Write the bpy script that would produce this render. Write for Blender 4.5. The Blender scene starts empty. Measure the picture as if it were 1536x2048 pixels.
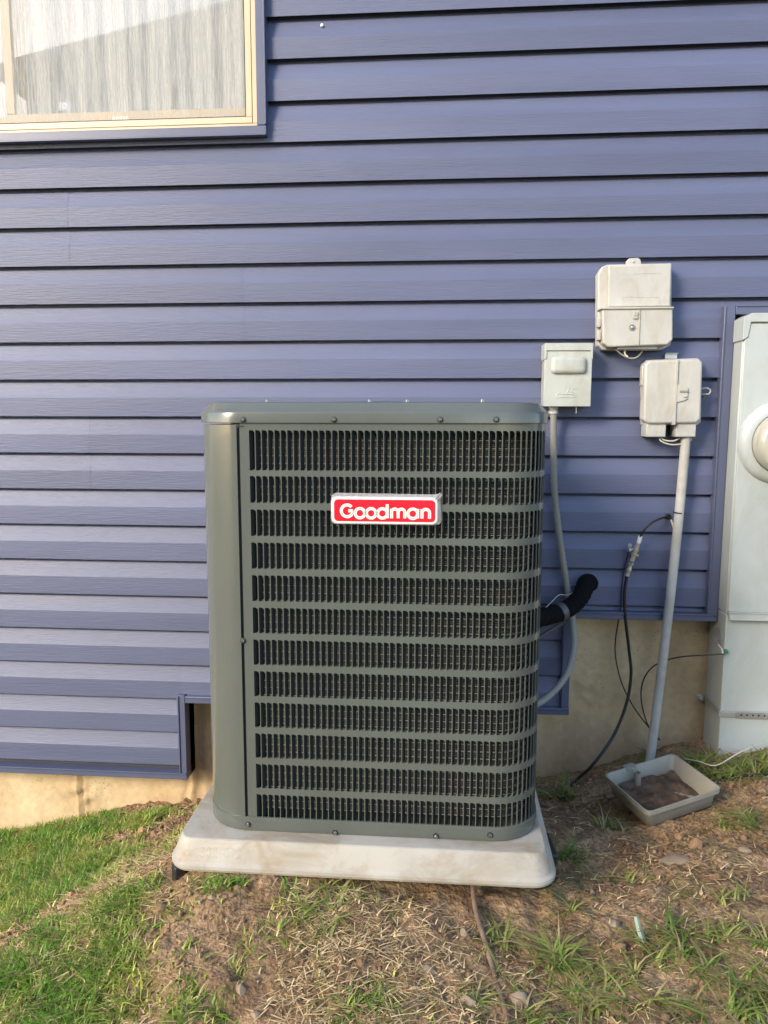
import bpy, bmesh, math, random
import numpy as np
from mathutils import Vector, Matrix
R = math.radians
random.seed(7); rng = np.random.default_rng(11)
sc = bpy.context.scene
col = sc.collection

# ---------------------------------------------------------------- camera
CAM = np.array([0.0, -2.522, 1.10])
PITCH, YAW, ROLL, FPX = R(7.146), R(4.4726), R(0.096), 1479.0
_fw = np.array([-math.sin(YAW)*math.cos(PITCH), math.cos(YAW)*math.cos(PITCH), -math.sin(PITCH)])
_r = np.array([math.cos(YAW), math.sin(YAW), 0.0]); _u = np.cross(_r, _fw)
_r, _u = math.cos(ROLL)*_r + math.sin(ROLL)*_u, -math.sin(ROLL)*_r + math.cos(ROLL)*_u
cam = bpy.data.cameras.new('camera'); camo = bpy.data.objects.new('camera', cam); col.objects.link(camo)
m = Matrix([list(_r)+[0], list(_u)+[0], list(-_fw)+[0], [0,0,0,1]]).transposed()
m.translation = Vector(CAM); camo.matrix_world = m
cam.sensor_fit = 'VERTICAL'; cam.sensor_height = 36.0; cam.lens = FPX*36/2048
cam.clip_start = 0.05; cam.clip_end = 500
sc.camera = camo

# ---------------------------------------------------------------- sky, sun, exposure
SUN_EL, SUN_AZ = R(26), R(41)          # azimuth measured from the wall's normal towards the left
sd = Vector((-math.sin(SUN_AZ)*math.cos(SUN_EL), -math.cos(SUN_AZ)*math.cos(SUN_EL), math.sin(SUN_EL)))
world = bpy.data.worlds.new('World'); sc.world = world; world.use_nodes = True
wn = world.node_tree; bg = wn.nodes['Background']
sky = wn.nodes.new('ShaderNodeTexSky'); sky.sky_type = 'NISHITA'; sky.sun_disc = False
sky.sun_elevation = SUN_EL; sky.sun_rotation = math.atan2(sd.x, sd.y); sky.air_density = 1.0; sky.dust_density = 1.0
wn.links.new(sky.outputs[0], bg.inputs['Color']); bg.inputs['Strength'].default_value = 0.15
sl = bpy.data.lights.new('sun', 'SUN'); so = bpy.data.objects.new('sun', sl); col.objects.link(so)
sl.energy = 1.45; sl.angle = R(18); sl.color = (1.0, 0.87, 0.67)
so.rotation_euler = sd.to_track_quat('Z', 'Y').to_euler()
sc.cycles.max_bounces = 6; sc.cycles.diffuse_bounces = 3; sc.cycles.glossy_bounces = 3; sc.cycles.transparent_max_bounces = 8; sc.cycles.caustics_reflective = False; sc.cycles.caustics_refractive = False
sc.view_settings.view_transform = 'Standard'; sc.view_settings.look = 'None'
sc.view_settings.gamma = 1; sc.view_settings.exposure = 1.64; sc.view_settings.use_curve_mapping = False

# ---------------------------------------------------------------- helpers
def at(px, py, y):                      # the point of the vertical plane at depth y that a sight line meets
    v = (px-768)*_r + (1024-py)*_u + FPX*_fw
    return CAM + v*(y-CAM[1])/v[1]
def T(o, label=None, cat=None, group=None, kind=None):
    if label: o['label'] = label
    if cat: o['category'] = cat
    if group: o['group'] = group
    if kind: o['kind'] = kind
    return o
def empty(name, loc=(0,0,0), rz=0):
    o = bpy.data.objects.new(name, None); col.objects.link(o); o.location = loc; o.rotation_euler[2] = rz
    o.empty_display_size = 0.05
    return o
def link(name, me, mat=None, parent=None):
    o = bpy.data.objects.new(name, me); col.objects.link(o)
    if mat and not me.materials: me.materials.append(mat)
    if parent: o.parent = parent
    return o
class MB:
    def __init__(s): s.v = []; s.f = []
    def add(s, v, f):
        n = len(s.v); s.v += [tuple(map(float, p)) for p in v]; s.f += [tuple(i+n for i in q) for q in f]; return s
    def box(s, x0, x1, y0, y1, z0, z1):
        v = [(x,y,z) for z in (z0,z1) for y in (y0,y1) for x in (x0,x1)]
        return s.add(v, [(0,2,3,1),(4,5,7,6),(0,1,5,4),(2,6,7,3),(0,4,6,2),(1,3,7,5)])
    def loft(s, loops, closed=True, cap0=False, cap1=False):
        n = len(loops[0]); v = [p for l in loops for p in l]; f = []
        for i in range(len(loops)-1):
            for j in range(n if closed else n-1):
                k = (j+1) % n; f.append((i*n+j, i*n+k, (i+1)*n+k, (i+1)*n+j))
        if cap0: f.append(tuple(range(n-1,-1,-1)))
        if cap1: f.append(tuple((len(loops)-1)*n+j for j in range(n)))
        return s.add(v, f)
    def tube(s, pts, rad, n=10, caps=True):
        pts = [Vector(p) for p in pts]; rads = rad if hasattr(rad,'__len__') else [rad]*len(pts)
        t0 = (pts[1]-pts[0]).normalized(); a = Vector((0,0,1)) if abs(t0.z) < .9 else Vector((1,0,0))
        nrm = t0.cross(a).normalized(); loops = []
        for i, p in enumerate(pts):
            t = (pts[min(i+1,len(pts)-1)] - pts[max(i-1,0)]).normalized()
            nrm = (nrm - t*nrm.dot(t)).normalized(); b = t.cross(nrm)
            loops.append([p + (nrm*math.cos(2*math.pi*j/n) + b*math.sin(2*math.pi*j/n))*rads[i] for j in range(n)])
        return s.loft(loops, True, caps, caps)
    def lathe(s, prof, axis='z', n=24, loc=(0,0,0), cap=True):     # prof: list of (radius, height)
        loops = []
        for r, h in prof:
            l = []
            for j in range(n):
                a = 2*math.pi*j/n; c, d = r*math.cos(a), r*math.sin(a)
                p = (c, d, h) if axis == 'z' else ((c, -h, d) if axis == 'y' else (h, c, d))
                l.append((p[0]+loc[0], p[1]+loc[1], p[2]+loc[2]))
            loops.append(l)
        return s.loft(loops, True, cap, cap)
    def prism(s, outline, y0, y1):          # outline in x,z; extruded from y0 (front) to y1
        a = [(x, y0, z) for x, z in outline]; b = [(x, y1, z) for x, z in outline]
        return s.loft([a, b], True, True, True)
    def mesh(s, smooth=True, ang=35):
        me = bpy.data.meshes.new('m'); me.from_pydata(s.v, [], s.f); me.update()
        bm = bmesh.new(); bm.from_mesh(me); bmesh.ops.recalc_face_normals(bm, faces=bm.faces)
        bm.to_mesh(me); bm.free()
        if smooth:
            me.shade_smooth(); me.set_sharp_from_angle(angle=R(ang))
        return me
    def build(s, name, mat, parent=None, smooth=True, bevel=0, seg=2, ang=35):
        me = s.mesh(smooth, ang); me.name = name
        o = link(name, me, mat, parent)
        if bevel:
            b = o.modifiers.new('b', 'BEVEL'); b.width = bevel; b.segments = seg; b.limit_method = 'ANGLE'; b.angle_limit = R(40)
            b.harden_normals = False
        return o
def spline(pts, n=8):
    P = [np.array(p, float) for p in pts]; P = [2*P[0]-P[1]] + P + [2*P[-1]-P[-2]]; out = []
    for i in range(1, len(P)-2):
        for k in range(n):
            t = k/n; a, b, c, d = P[i-1], P[i], P[i+1], P[i+2]
            out.append(.5*((2*b)+(-a+c)*t+(2*a-5*b+4*c-d)*t*t+(-a+3*b-3*c+d)*t**3))
    out.append(P[-2]); return out
def rrect(x0, x1, z0, z1, r, n=5):
    o = []
    for cx, cz, a in ((x1-r, z1-r, 0), (x0+r, z1-r, 90), (x0+r, z0+r, 180), (x1-r, z0+r, 270)):
        for i in range(n+1):
            t = R(a+90*i/n); o.append((cx+r*math.cos(t), cz+r*math.sin(t)))
    return o
# value noise in numpy
_tab = np.random.default_rng(3).random((256,256))
def vnoise(x, y):
    xi = np.floor(x).astype(int); yi = np.floor(y).astype(int); fx = x-xi; fy = y-yi
    fx = fx*fx*(3-2*fx); fy = fy*fy*(3-2*fy)
    g = lambda a, b: _tab[a & 255, b & 255]
    return (g(xi,yi)*(1-fx)+g(xi+1,yi)*fx)*(1-fy) + (g(xi,yi+1)*(1-fx)+g(xi+1,yi+1)*fx)*fy
def fbm(x, y, o=4):
    x = np.asarray(x, float); y = np.asarray(y, float)
    s = 0; a = .5
    for i in range(o): s = s + a*(vnoise(x*2**i+i*17.3, y*2**i-i*9.1)-.5); a *= .5
    return s

# ---------------------------------------------------------------- materials
def mat(name, color, rough=.5, metal=0, var=0, vscale=8, bump=0, bscale=60, stretch=(1,1,1), spec=.5, coat=0, col2=None, detail=6, dist=.002):
    mt = bpy.data.materials.new(name); mt.use_nodes = True; nt = mt.node_tree; p = nt.nodes['Principled BSDF']
    p.inputs['Base Color'].default_value = (*color, 1); p.inputs['Roughness'].default_value = rough
    p.inputs['Metallic'].default_value = metal; p.inputs['Specular IOR Level'].default_value = spec
    p.inputs['Coat Weight'].default_value = coat
    if var or bump or col2:
        tc = nt.nodes.new('ShaderNodeTexCoord'); mp = nt.nodes.new('ShaderNodeMapping'); mp.inputs['Scale'].default_value = stretch
        nt.links.new(tc.outputs['Object'], mp.inputs['Vector'])
    if var or col2:
        n = nt.nodes.new('ShaderNodeTexNoise'); n.inputs['Scale'].default_value = vscale; n.inputs['Detail'].default_value = detail
        nt.links.new(mp.outputs[0], n.inputs['Vector'])
        cr = nt.nodes.new('ShaderNodeValToRGB'); cr.color_ramp.elements[0].position = .3; cr.color_ramp.elements[1].position = .7
        c2 = col2 or tuple(c*(1+var) for c in color); c1 = color if col2 else tuple(c*(1-var) for c in color)
        cr.color_ramp.elements[0].color = (*c1, 1); cr.color_ramp.elements[1].color = (*c2, 1)
        nt.links.new(n.outputs[0], cr.inputs[0]); nt.links.new(cr.outputs[0], p.inputs['Base Color'])
        mr = nt.nodes.new('ShaderNodeMapRange'); mr.inputs['To Min'].default_value = max(.02, rough-.08); mr.inputs['To Max'].default_value = min(1, rough+.08)
        nt.links.new(n.outputs[0], mr.inputs[0]); nt.links.new(mr.outputs[0], p.inputs['Roughness'])
    if bump:
        b = nt.nodes.new('ShaderNodeTexNoise'); b.inputs['Scale'].default_value = bscale; b.inputs['Detail'].default_value = 4
        nt.links.new(mp.outputs[0], b.inputs['Vector'])
        bp = nt.nodes.new('ShaderNodeBump'); bp.inputs['Strength'].default_value = bump; bp.inputs['Distance'].default_value = dist
        nt.links.new(b.outputs[0], bp.inputs['Height']); nt.links.new(bp.outputs[0], p.inputs['Normal'])
    return mt
def nodes(mt): return mt.node_tree, mt.node_tree.nodes['Principled BSDF']

M = {}
M['siding'] = mat('siding_vinyl', (.092,.106,.186), .5, var=.07, vscale=2.6, bump=.9, bscale=55, stretch=(.35,1,7), spec=.5, dist=.0012)
nt, p = nodes(M['siding']); oi = nt.nodes.new('ShaderNodeObjectInfo'); mr = nt.nodes.new('ShaderNodeMapRange'); mr.inputs['To Min'].default_value = .94; mr.inputs['To Max'].default_value = 1.06
vm = nt.nodes.new('ShaderNodeVectorMath'); vm.operation = 'SCALE'; nt.links.new(oi.outputs['Random'], mr.inputs[0]); nt.links.new(mr.outputs[0], vm.inputs['Scale'])
nt.links.new(p.inputs['Base Color'].links[0].from_socket, vm.inputs[0]); nt.links.new(vm.outputs[0], p.inputs['Base Color'])
M['trim'] = mat('blue_trim', (.08,.092,.158), .38, var=.05, bump=.06, bscale=200)
M['core'] = mat('sheathing', (.06,.06,.07), .9)
M['cream'] = mat('cream_frame', (.53,.43,.3), .4, var=.05, vscale=5, bump=.05, bscale=120)
M['tan'] = mat('tan_sash', (.5,.38,.23), .45, var=.06)
M['gasket'] = mat('gasket', (.02,.018,.016), .7)
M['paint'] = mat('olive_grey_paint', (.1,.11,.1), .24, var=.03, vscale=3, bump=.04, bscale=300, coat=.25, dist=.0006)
M['paint_shaded'] = mat('louver_paint_shaded', (.035,.04,.039), .45)  # cabinet paint darkened; shade on the inward-bent tongues is in the colour
M['black'] = mat('black_plastic', (.012,.012,.013), .5)
M['screw'] = mat('dark_screw', (.32,.32,.3), .25, metal=.9)
M['wire_metal'] = mat('coil_tube_metal', (.34,.33,.3), .4, metal=.4)
M['red'] = mat('red_enamel', (.72,.012,.03), .28, var=.04, coat=.5)
M['white'] = mat('white_enamel', (.8,.77,.74), .35)
M['silver'] = mat('silver_letter', (.5,.5,.48), .35)
M['pad'] = mat('pad_plastic', (.38,.355,.31), .55, var=.09, vscale=9, bump=.12, bscale=90)
M['beige'] = mat('beige_plastic', (.43,.42,.39), .45, var=.09, vscale=9, bump=.05, bscale=150)
M['greybox'] = mat('grey_painted_steel', (.40,.42,.39), .42, var=.07, vscale=10, bump=.05, bscale=100)
M['meter'] = mat('meter_steel', (.40,.43,.425), .4, var=.08, vscale=3, bump=.05, bscale=60)
M['galv'] = mat('galvanised', (.5,.5,.49), .35, metal=.75, var=.15, vscale=25)
M['pvc'] = mat('white_pvc', (.47,.46,.43), .4, var=.07, vscale=9)
M['flex'] = mat('grey_flex', (.22,.21,.185), .5, var=.1, vscale=12)
M['foam'] = mat('black_foam', (.005,.005,.006), .9, spec=.12, bump=.9, bscale=45, dist=.006)
M['cable'] = mat('black_cable', (.012,.012,.013), .4)
M['thinwire'] = mat('ground_wire', (.03,.025,.022), .5)
M['whitewire'] = mat('white_wire', (.5,.47,.4), .5)
M['tape'] = mat('grey_tape', (.07,.073,.076), .35)
M['brass'] = mat('connector_nickel', (.72,.66,.52), .3, metal=.7)
M['green'] = mat('green_screw', (.02,.16,.07), .4)
M['curtain'] = mat('linen', (.56,.58,.58), .9, var=.13, vscale=7, stretch=(9,1,.5), detail=8, bump=.2, bscale=200)
M['straw'] = mat('straw', (.36,.25,.13), .7)
M['stone'] = mat('stone', (.27,.2,.135), .85, var=.2, vscale=20, bump=.5, bscale=60)
M['root'] = mat('old_cable', (.2,.13,.09), .7, var=.3, vscale=30)
M['darkroom'] = mat('room_paint', (.35,.33,.3), .9)
M['greentag'] = mat('green_tag', (.3,.38,.3), .4)

def grime(key, tint, lo=.42, hi=.62, scale=5, stretch=(1,1,.45)):        # blotches of dust and old splashes
    nt, p = nodes(M[key]); L = nt.links.new
    tc = nt.nodes.new('ShaderNodeTexCoord'); mp = nt.nodes.new('ShaderNodeMapping'); mp.inputs['Scale'].default_value = stretch
    n = nt.nodes.new('ShaderNodeTexNoise'); n.inputs['Scale'].default_value = scale; n.inputs['Detail'].default_value = 10; n.inputs['Roughness'].default_value = .68; n.inputs['Distortion'].default_value = .6
    cr = nt.nodes.new('ShaderNodeValToRGB'); e = cr.color_ramp.elements; e[0].position = lo; e[0].color = (*tint, 1); e[1].position = hi; e[1].color = (1,1,1,1)
    mx = nt.nodes.new('ShaderNodeMixRGB'); mx.blend_type = 'MULTIPLY'; mx.inputs[0].default_value = 1
    L(tc.outputs['Object'], mp.inputs[0]); L(mp.outputs[0], n.inputs['Vector']); L(n.outputs[0], cr.inputs[0])
    L(p.inputs['Base Color'].links[0].from_socket, mx.inputs[1]); L(cr.outputs[0], mx.inputs[2]); L(mx.outputs[0], p.inputs['Base Color'])
grime('pad', (.74,.64,.52), .36, .56, 9, (.7,1,1)); grime('paint', (.9,.9,.88), .35, .6, 6); grime('beige', (.86,.82,.76), .36, .55, 14); grime('greybox', (.86,.83,.78), .36, .55, 14); grime('meter', (.86,.85,.8), .36, .56, 6); grime('siding', (.9,.9,.9), .35, .6, 1.6, (.6,1,1.6)); grime('pvc', (.8,.77,.72), .38, .55, 12)

# clear glass that lets light pass
g = bpy.data.materials.new('window_glass'); g.use_nodes = True; nt = g.node_tree; nt.nodes.remove(nt.nodes['Principled BSDF'])
tr = nt.nodes.new('ShaderNodeBsdfTransparent'); gl = nt.nodes.new('ShaderNodeBsdfGlossy'); gl.inputs['Roughness'].default_value = .01
fr = nt.nodes.new('ShaderNodeFresnel'); fr.inputs['IOR'].default_value = 2.6; mx = nt.nodes.new('ShaderNodeMixShader')
ge = nt.nodes.new('ShaderNodeNewGeometry'); fm = nt.nodes.new('ShaderNodeMath'); fm.operation = 'SUBTRACT'; fm.use_clamp = True
nt.links.new(fr.outputs[0], fm.inputs[0]); nt.links.new(ge.outputs['Backfacing'], fm.inputs[1])
nt.links.new(fm.outputs[0], mx.inputs[0]); nt.links.new(tr.outputs[0], mx.inputs[1]); nt.links.new(gl.outputs[0], mx.inputs[2])
nt.links.new(mx.outputs[0], nt.nodes['Material Output'].inputs[0]); M['glass'] = g
# insect screen: woven threads too fine to draw one by one
g = bpy.data.materials.new('insect_screen'); g.use_nodes = True; nt = g.node_tree; p = nt.nodes['Principled BSDF']
p.inputs['Base Color'].default_value = (.44,.44,.43,1); p.inputs['Roughness'].default_value = .6
tr = nt.nodes.new('ShaderNodeBsdfTransparent'); mx = nt.nodes.new('ShaderNodeMixShader')
tc = nt.nodes.new('ShaderNodeTexCoord'); mp = nt.nodes.new('ShaderNodeMapping'); mp.inputs['Scale'].default_value = (260,1,10)
nz = nt.nodes.new('ShaderNodeTexNoise'); nz.inputs['Scale'].default_value = 1; nz.inputs['Detail'].default_value = 3
mr = nt.nodes.new('ShaderNodeMapRange'); mr.inputs['From Min'].default_value = .3; mr.inputs['From Max'].default_value = .7
mr.inputs['To Min'].default_value = .2; mr.inputs['To Max'].default_value = .62
nt.links.new(tc.outputs['Object'], mp.inputs[0]); nt.links.new(mp.outputs[0], nz.inputs['Vector']); nt.links.new(nz.outputs[0], mr.inputs[0])
nt.links.new(mr.outputs[0], mx.inputs[0]); nt.links.new(tr.outputs[0], mx.inputs[1]); nt.links.new(p.outputs[0], mx.inputs[2])
nt.links.new(mx.outputs[0], nt.nodes['Material Output'].inputs[0]); M['screen'] = g
# clear film
g = bpy.data.materials.new('clear_film'); g.use_nodes = True; nt = g.node_tree; p = nt.nodes['Principled BSDF']
p.inputs['Base Color'].default_value = (.8,.75,.76,1); p.inputs['Roughness'].default_value = .12
tr = nt.nodes.new('ShaderNodeBsdfTransparent'); mx = nt.nodes.new('ShaderNodeMixShader'); mx.inputs[0].default_value = .33
nt.links.new(tr.outputs[0], mx.inputs[1]); nt.links.new(p.outputs[0], mx.inputs[2]); nt.links.new(mx.outputs[0], nt.nodes['Material Output'].inputs[0]); M['film'] = g
# meter glass
g = mat('meter_glass', (.75,.72,.6), .08, coat=.5); nodes(g)[1].inputs['Transmission Weight'].default_value = .45; M['mglass'] = g

# concrete
def concrete():
    mt = bpy.data.materials.new('cast_concrete'); mt.use_nodes = True; nt, p = nodes(mt); L = nt.links.new
    tc = nt.nodes.new('ShaderNodeTexCoord')
    def noise(sc_, det, stretch=(1,1,1)):
        mp = nt.nodes.new('ShaderNodeMapping'); mp.inputs['Scale'].default_value = stretch; L(tc.outputs['Object'], mp.inputs[0])
        n = nt.nodes.new('ShaderNodeTexNoise'); n.inputs['Scale'].default_value = sc_; n.inputs['Detail'].default_value = det; L(mp.outputs[0], n.inputs['Vector']); return n
    n1 = noise(3, 8, (1.6,1,.6)); n2 = noise(40, 6)
    cr = nt.nodes.new('ShaderNodeValToRGB'); e = cr.color_ramp.elements
    e[0].position = .3; e[0].color = (.42,.295,.16,1); e[1].position = .68; e[1].color = (.7,.55,.35,1)
    x = e.new(.5); x.color = (.58,.43,.255,1)
    L(n1.outputs[0], cr.inputs[0])
    mx = nt.nodes.new('ShaderNodeMixRGB'); mx.blend_type = 'MULTIPLY'; mx.inputs[0].default_value = .35
    L(cr.outputs[0], mx.inputs[1]); L(n2.outputs[0], mx.inputs[2])
    # pores
    vo = nt.nodes.new('ShaderNodeTexVoronoi'); vo.inputs['Scale'].default_value = 60
    mpv = nt.nodes.new('ShaderNodeMapping'); mpv.inputs['Scale'].default_value = (1,1,1.3); L(tc.outputs['Object'], mpv.inputs[0]); L(mpv.outputs[0], vo.inputs['Vector'])
    gate = noise(9, 3); ad = nt.nodes.new('ShaderNodeMath'); ad.operation = 'MULTIPLY_ADD'; ad.inputs[1].default_value = .82; 
    L(gate.outputs[0], ad.inputs[0]); ad.inputs[2].default_value = -.36
    lt = nt.nodes.new('ShaderNodeMath'); lt.operation = 'LESS_THAN'; L(vo.outputs['Distance'], lt.inputs[0]); L(ad.outputs[0], lt.inputs[1])
    mx2 = nt.nodes.new('ShaderNodeMixRGB'); L(lt.outputs[0], mx2.inputs[0]); L(mx.outputs[0], mx2.inputs[1]); mx2.inputs[2].default_value = (.34,.24,.14,1)
    L(mx2.outputs[0], p.inputs['Base Color']); p.inputs['Roughness'].default_value = .88
    mm = nt.nodes.new('ShaderNodeMath'); mm.operation = 'MULTIPLY_ADD'; mm.inputs[1].default_value = -1.2; L(lt.outputs[0], mm.inputs[0]); L(n2.outputs[0], mm.inputs[2])
    b = nt.nodes.new('ShaderNodeBump'); b.inputs['Strength'].default_value = .8; b.inputs['Distance'].default_value = .004
    L(mm.outputs[0], b.inputs['Height']); L(b.outputs[0], p.inputs['Normal'])
    return mt
M['concrete'] = concrete()
# soil and thatch, mixed by the lawn cover stored on the ground
def soil():
    mt = bpy.data.materials.new('soil'); mt.use_nodes = True; nt, p = nodes(mt); L = nt.links.new
    tc = nt.nodes.new('ShaderNodeTexCoord')
    def noise(s_, d_):
        n = nt.nodes.new('ShaderNodeTexNoise'); n.inputs['Scale'].default_value = s_; n.inputs['Detail'].default_value = d_; L(tc.outputs['Object'], n.inputs['Vector']); return n
    n1 = noise(9, 10); n2 = noise(90, 8)
    cr = nt.nodes.new('ShaderNodeValToRGB'); e = cr.color_ramp.elements
    e[0].position = .3; e[0].color = (.2,.12,.064,1); e[1].position = .72; e[1].color = (.5,.34,.2,1); L(n1.outputs[0], cr.inputs[0])
    cr2 = nt.nodes.new('ShaderNodeValToRGB'); e = cr2.color_ramp.elements
    e[0].position = .3; e[0].color = (.45,.45,.45,1); e[1].position = .7; e[1].color = (1.15,1.12,1.1,1); L(n2.outputs[0], cr2.inputs[0])
    mx = nt.nodes.new('ShaderNodeMixRGB'); mx.blend_type = 'MULTIPLY'; mx.inputs[0].default_value = 1; L(cr.outputs[0], mx.inputs[1]); L(cr2.outputs[0], mx.inputs[2])
    at_ = nt.nodes.new('ShaderNodeAttribute'); at_.attribute_name = 'lawn'
    mx2 = nt.nodes.new('ShaderNodeMixRGB'); L(at_.outputs['Fac'], mx2.inputs[0]); L(mx.outputs[0], mx2.inputs[1]); mx2.inputs[2].default_value = (.15,.135,.055,1)
    L(mx2.outputs[0], p.inputs['Base Color']); p.inputs['Roughness'].default_value = .95; p.inputs['Specular IOR Level'].default_value = .2
    b = nt.nodes.new('ShaderNodeBump'); b.inputs['Strength'].default_value = .9; b.inputs['Distance'].default_value = .014; L(n2.outputs[0], b.inputs['Height']); L(b.outputs[0], p.inputs['Normal'])
    return mt
M['soil'] = soil()
def bladed(name, rough=.5, trans=.25):
    mt = bpy.data.materials.new(name); mt.use_nodes = True; nt, p = nodes(mt)
    a = nt.nodes.new('ShaderNodeAttribute'); a.attribute_name = 'tint'; nt.links.new(a.outputs['Color'], p.inputs['Base Color'])
    p.inputs['Roughness'].default_value = rough; p.inputs['Specular IOR Level'].default_value = .35
    tb = nt.nodes.new('ShaderNodeBsdfTranslucent'); nt.links.new(a.outputs['Color'], tb.inputs[0])
    mx = nt.nodes.new('ShaderNodeMixShader'); mx.inputs[0].default_value = trans
    nt.links.new(p.outputs[0], mx.inputs[1]); nt.links.new(tb.outputs[0], mx.inputs[2]); nt.links.new(mx.outputs[0], nt.nodes['Material Output'].inputs[0])
    return mt
M['grass'] = bladed('grass_blade'); M['litter'] = bladed('dry_straw', .8, .1)

# ---------------------------------------------------------------- ground
GP = np.array([(-4,.06,-.7),(-3,.06,-.66),(-1.665,.06,-.497),(-1.35,.06,-.425),(-1.07,.06,-.357),(-.85,.06,-.325),(-.5,.06,-.28),(0,.06,-.23),(.41,.06,-.188),(.65,.06,-.11),(.9,.06,-.02),(1.13,.06,.008),(2,.06,.05),(3.5,.06,.08),
  (-.58,-.98,.075),(-.45,-.6,.06),(-.15,-.6,.06),(.15,-.6,.05),(-.2,-1.06,.07),(.2,-1.08,.0),(0,-1.08,.03),(-.72,-.6,-.07),(-.95,-.6,-.18),(-.85,-.95,-.05),
  (.3,-.3,-.12),(.32,-.7,.0),(.7,-.35,-.045),(.6,-.9,.02),(1.2,-.6,.03),(0,-1.4,.0),(0,-2,-.06),(-.8,-1.3,-.08),(-1.2,-.8,-.26),(-1.3,-1.3,-.2),(-1,-2,-.15),(1,-1.4,0),(1,-2,-.05),
  (-3,-2,-.42),(0,-4,-.2),(3,-2,0),(3,-4,-.1),(-3,-4,-.4),(0,-7,-.3),(-6,-6,-.5),(6,-6,-.2),(-.15,-.1,-.2),(-.15,-.3,0.0)])
def tps(d2): return np.where(d2 > 1e-12, .5*d2*np.log(d2+1e-20), 0)
_n = len(GP); _A = np.zeros((_n+3,_n+3)); _d2 = ((GP[:,None,:2]-GP[None,:,:2])**2).sum(-1)
_A[:_n,:_n] = tps(_d2) + np.eye(_n)*2e-3; _A[:_n,_n] = 1; _A[:_n,_n+1:] = GP[:,:2]; _A[_n:,:_n] = _A[:_n,_n:].T
_w = np.linalg.solve(_A, np.append(GP[:,2], [0,0,0]))
def gz_smooth(x, y):
    x = np.asarray(x, float); y = np.asarray(y, float); sh = x.shape; xf = np.clip(x.ravel(), -4, 4); yf = np.clip(y.ravel(), -7, .06)
    z = np.empty(len(xf))
    for i in range(0, len(xf), 20000):
        q = np.stack([xf[i:i+20000], yf[i:i+20000]], 1)
        d2 = ((q[:,None]-GP[None,:,:2])**2).sum(-1)
        z[i:i+20000] = tps(d2)@_w[:_n] + _w[_n] + q@_w[_n+1:]
    return z.reshape(sh)
def gz(x, y):
    x = np.asarray(x, float); y = np.asarray(y, float)
    return gz_smooth(x, y) + .035*fbm(x*5, y*5, 3) + .035*fbm(x*22+5, y*22, 3) + .018*fbm(x*60, y*60+9, 3)
def G(px, py):                           # where a sight line meets the ground
    v = (px-768)*_r + (1024-py)*_u + FPX*_fw; t = np.linspace(.4, 3.2, 700)/FPX
    P = CAM[None] + v[None]*t[:,None]; h = P[:,2]-gz_smooth(P[:,0], P[:,1])
    i = int(np.argmax(h < 0)); return P[i]

# lawn cover: patches (centre, radii, weight) on the ground
def ell(px, py, rx, ry, w, rot=0): c = G(px, py); return (c[0], c[1], rx, ry, w, rot)
LAWN = [ell(40,1800,.35,.35,1.0), ell(120,1900,.28,.16,.9), ell(60,2020,.3,.15,1.0), ell(30,1690,.4,.16,1), ell(220,1700,.16,.1,.6), ell(230,1830,.12,.1,.8), ell(250,1900,.1,.08,.5),
        ell(130,2040,.2,.08,.9), ell(300,1640,.1,.07,.8), ell(270,1660,.12,.06,.7), ell(330,1900,.07,.05,.45), ell(210,2030,.08,.05,.5), ell(420,1770,.09,.04,.4), ell(-100,1800,.5,.6,1), ell(340,2020,.12,.06,.4)]
TUFT = [ell(1460,1545,.16,.05,1), ell(1390,1535,.1,.04,.8), ell(1520,1530,.1,.06,1), ell(1270,1530,.07,.04,.45), ell(1120,1590,.05,.09,.8), ell(1490,1640,.09,.05,.8), ell(1215,1660,.05,.02,.5),
        ell(1140,1710,.05,.03,.6), ell(1250,1750,.05,.02,.35), ell(1090,1920,.09,.04,1), ell(1130,1830,.08,.03,.5), ell(1010,1880,.06,.03,.5), ell(1380,1880,.1,.05,.8), ell(1330,1930,.1,.04,.6), ell(1490,1960,.1,.05,.6), ell(1420,2020,.12,.04,.6), ell(1200,2010,.09,.04,.8), ell(1260,1960,.1,.03,.5),
        ell(660,1830,.05,.03,.5), ell(690,1790,.07,.02,.5), ell(720,2030,.05,.03,.4), ell(640,1880,.03,.02,.4), ell(930,1990,.04,.03,.35), ell(960,1760,.06,.02,.3), ell(1500,1900,.09,.04,.4), ell(1530,2030,.1,.06,.6), ell(1430,1560,.14,.04,.9), ell(1340,1545,.06,.03,.6), ell(1060,2030,.08,.04,.5), ell(1450,1800,.08,.03,.3)]
def cover(x, y, P, soft=.35):
    d = np.zeros_like(x)
    for cx, cy, rx, ry, w, rot in P:
        q = ((x-cx)/rx)**2 + ((y-cy)/ry)**2
        d = np.maximum(d, w*np.clip((1.25-q)/(soft+.5), 0, 1))
    return d
def lawn(x, y):
    x = np.asarray(x, float); y = np.asarray(y, float)
    far = np.clip((np.abs(x+.2)-2.0)/.6, 0, 1) + np.clip((-1.5-y)/.4, 0, 1)
    n = fbm(x*7+3, y*7, 3)*1.7 + fbm(x*19, y*19+4, 2)*1.3
    return np.clip(np.maximum(cover(x, y, LAWN), np.clip(far,0,1)) + n - .05, 0, 1)

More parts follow.
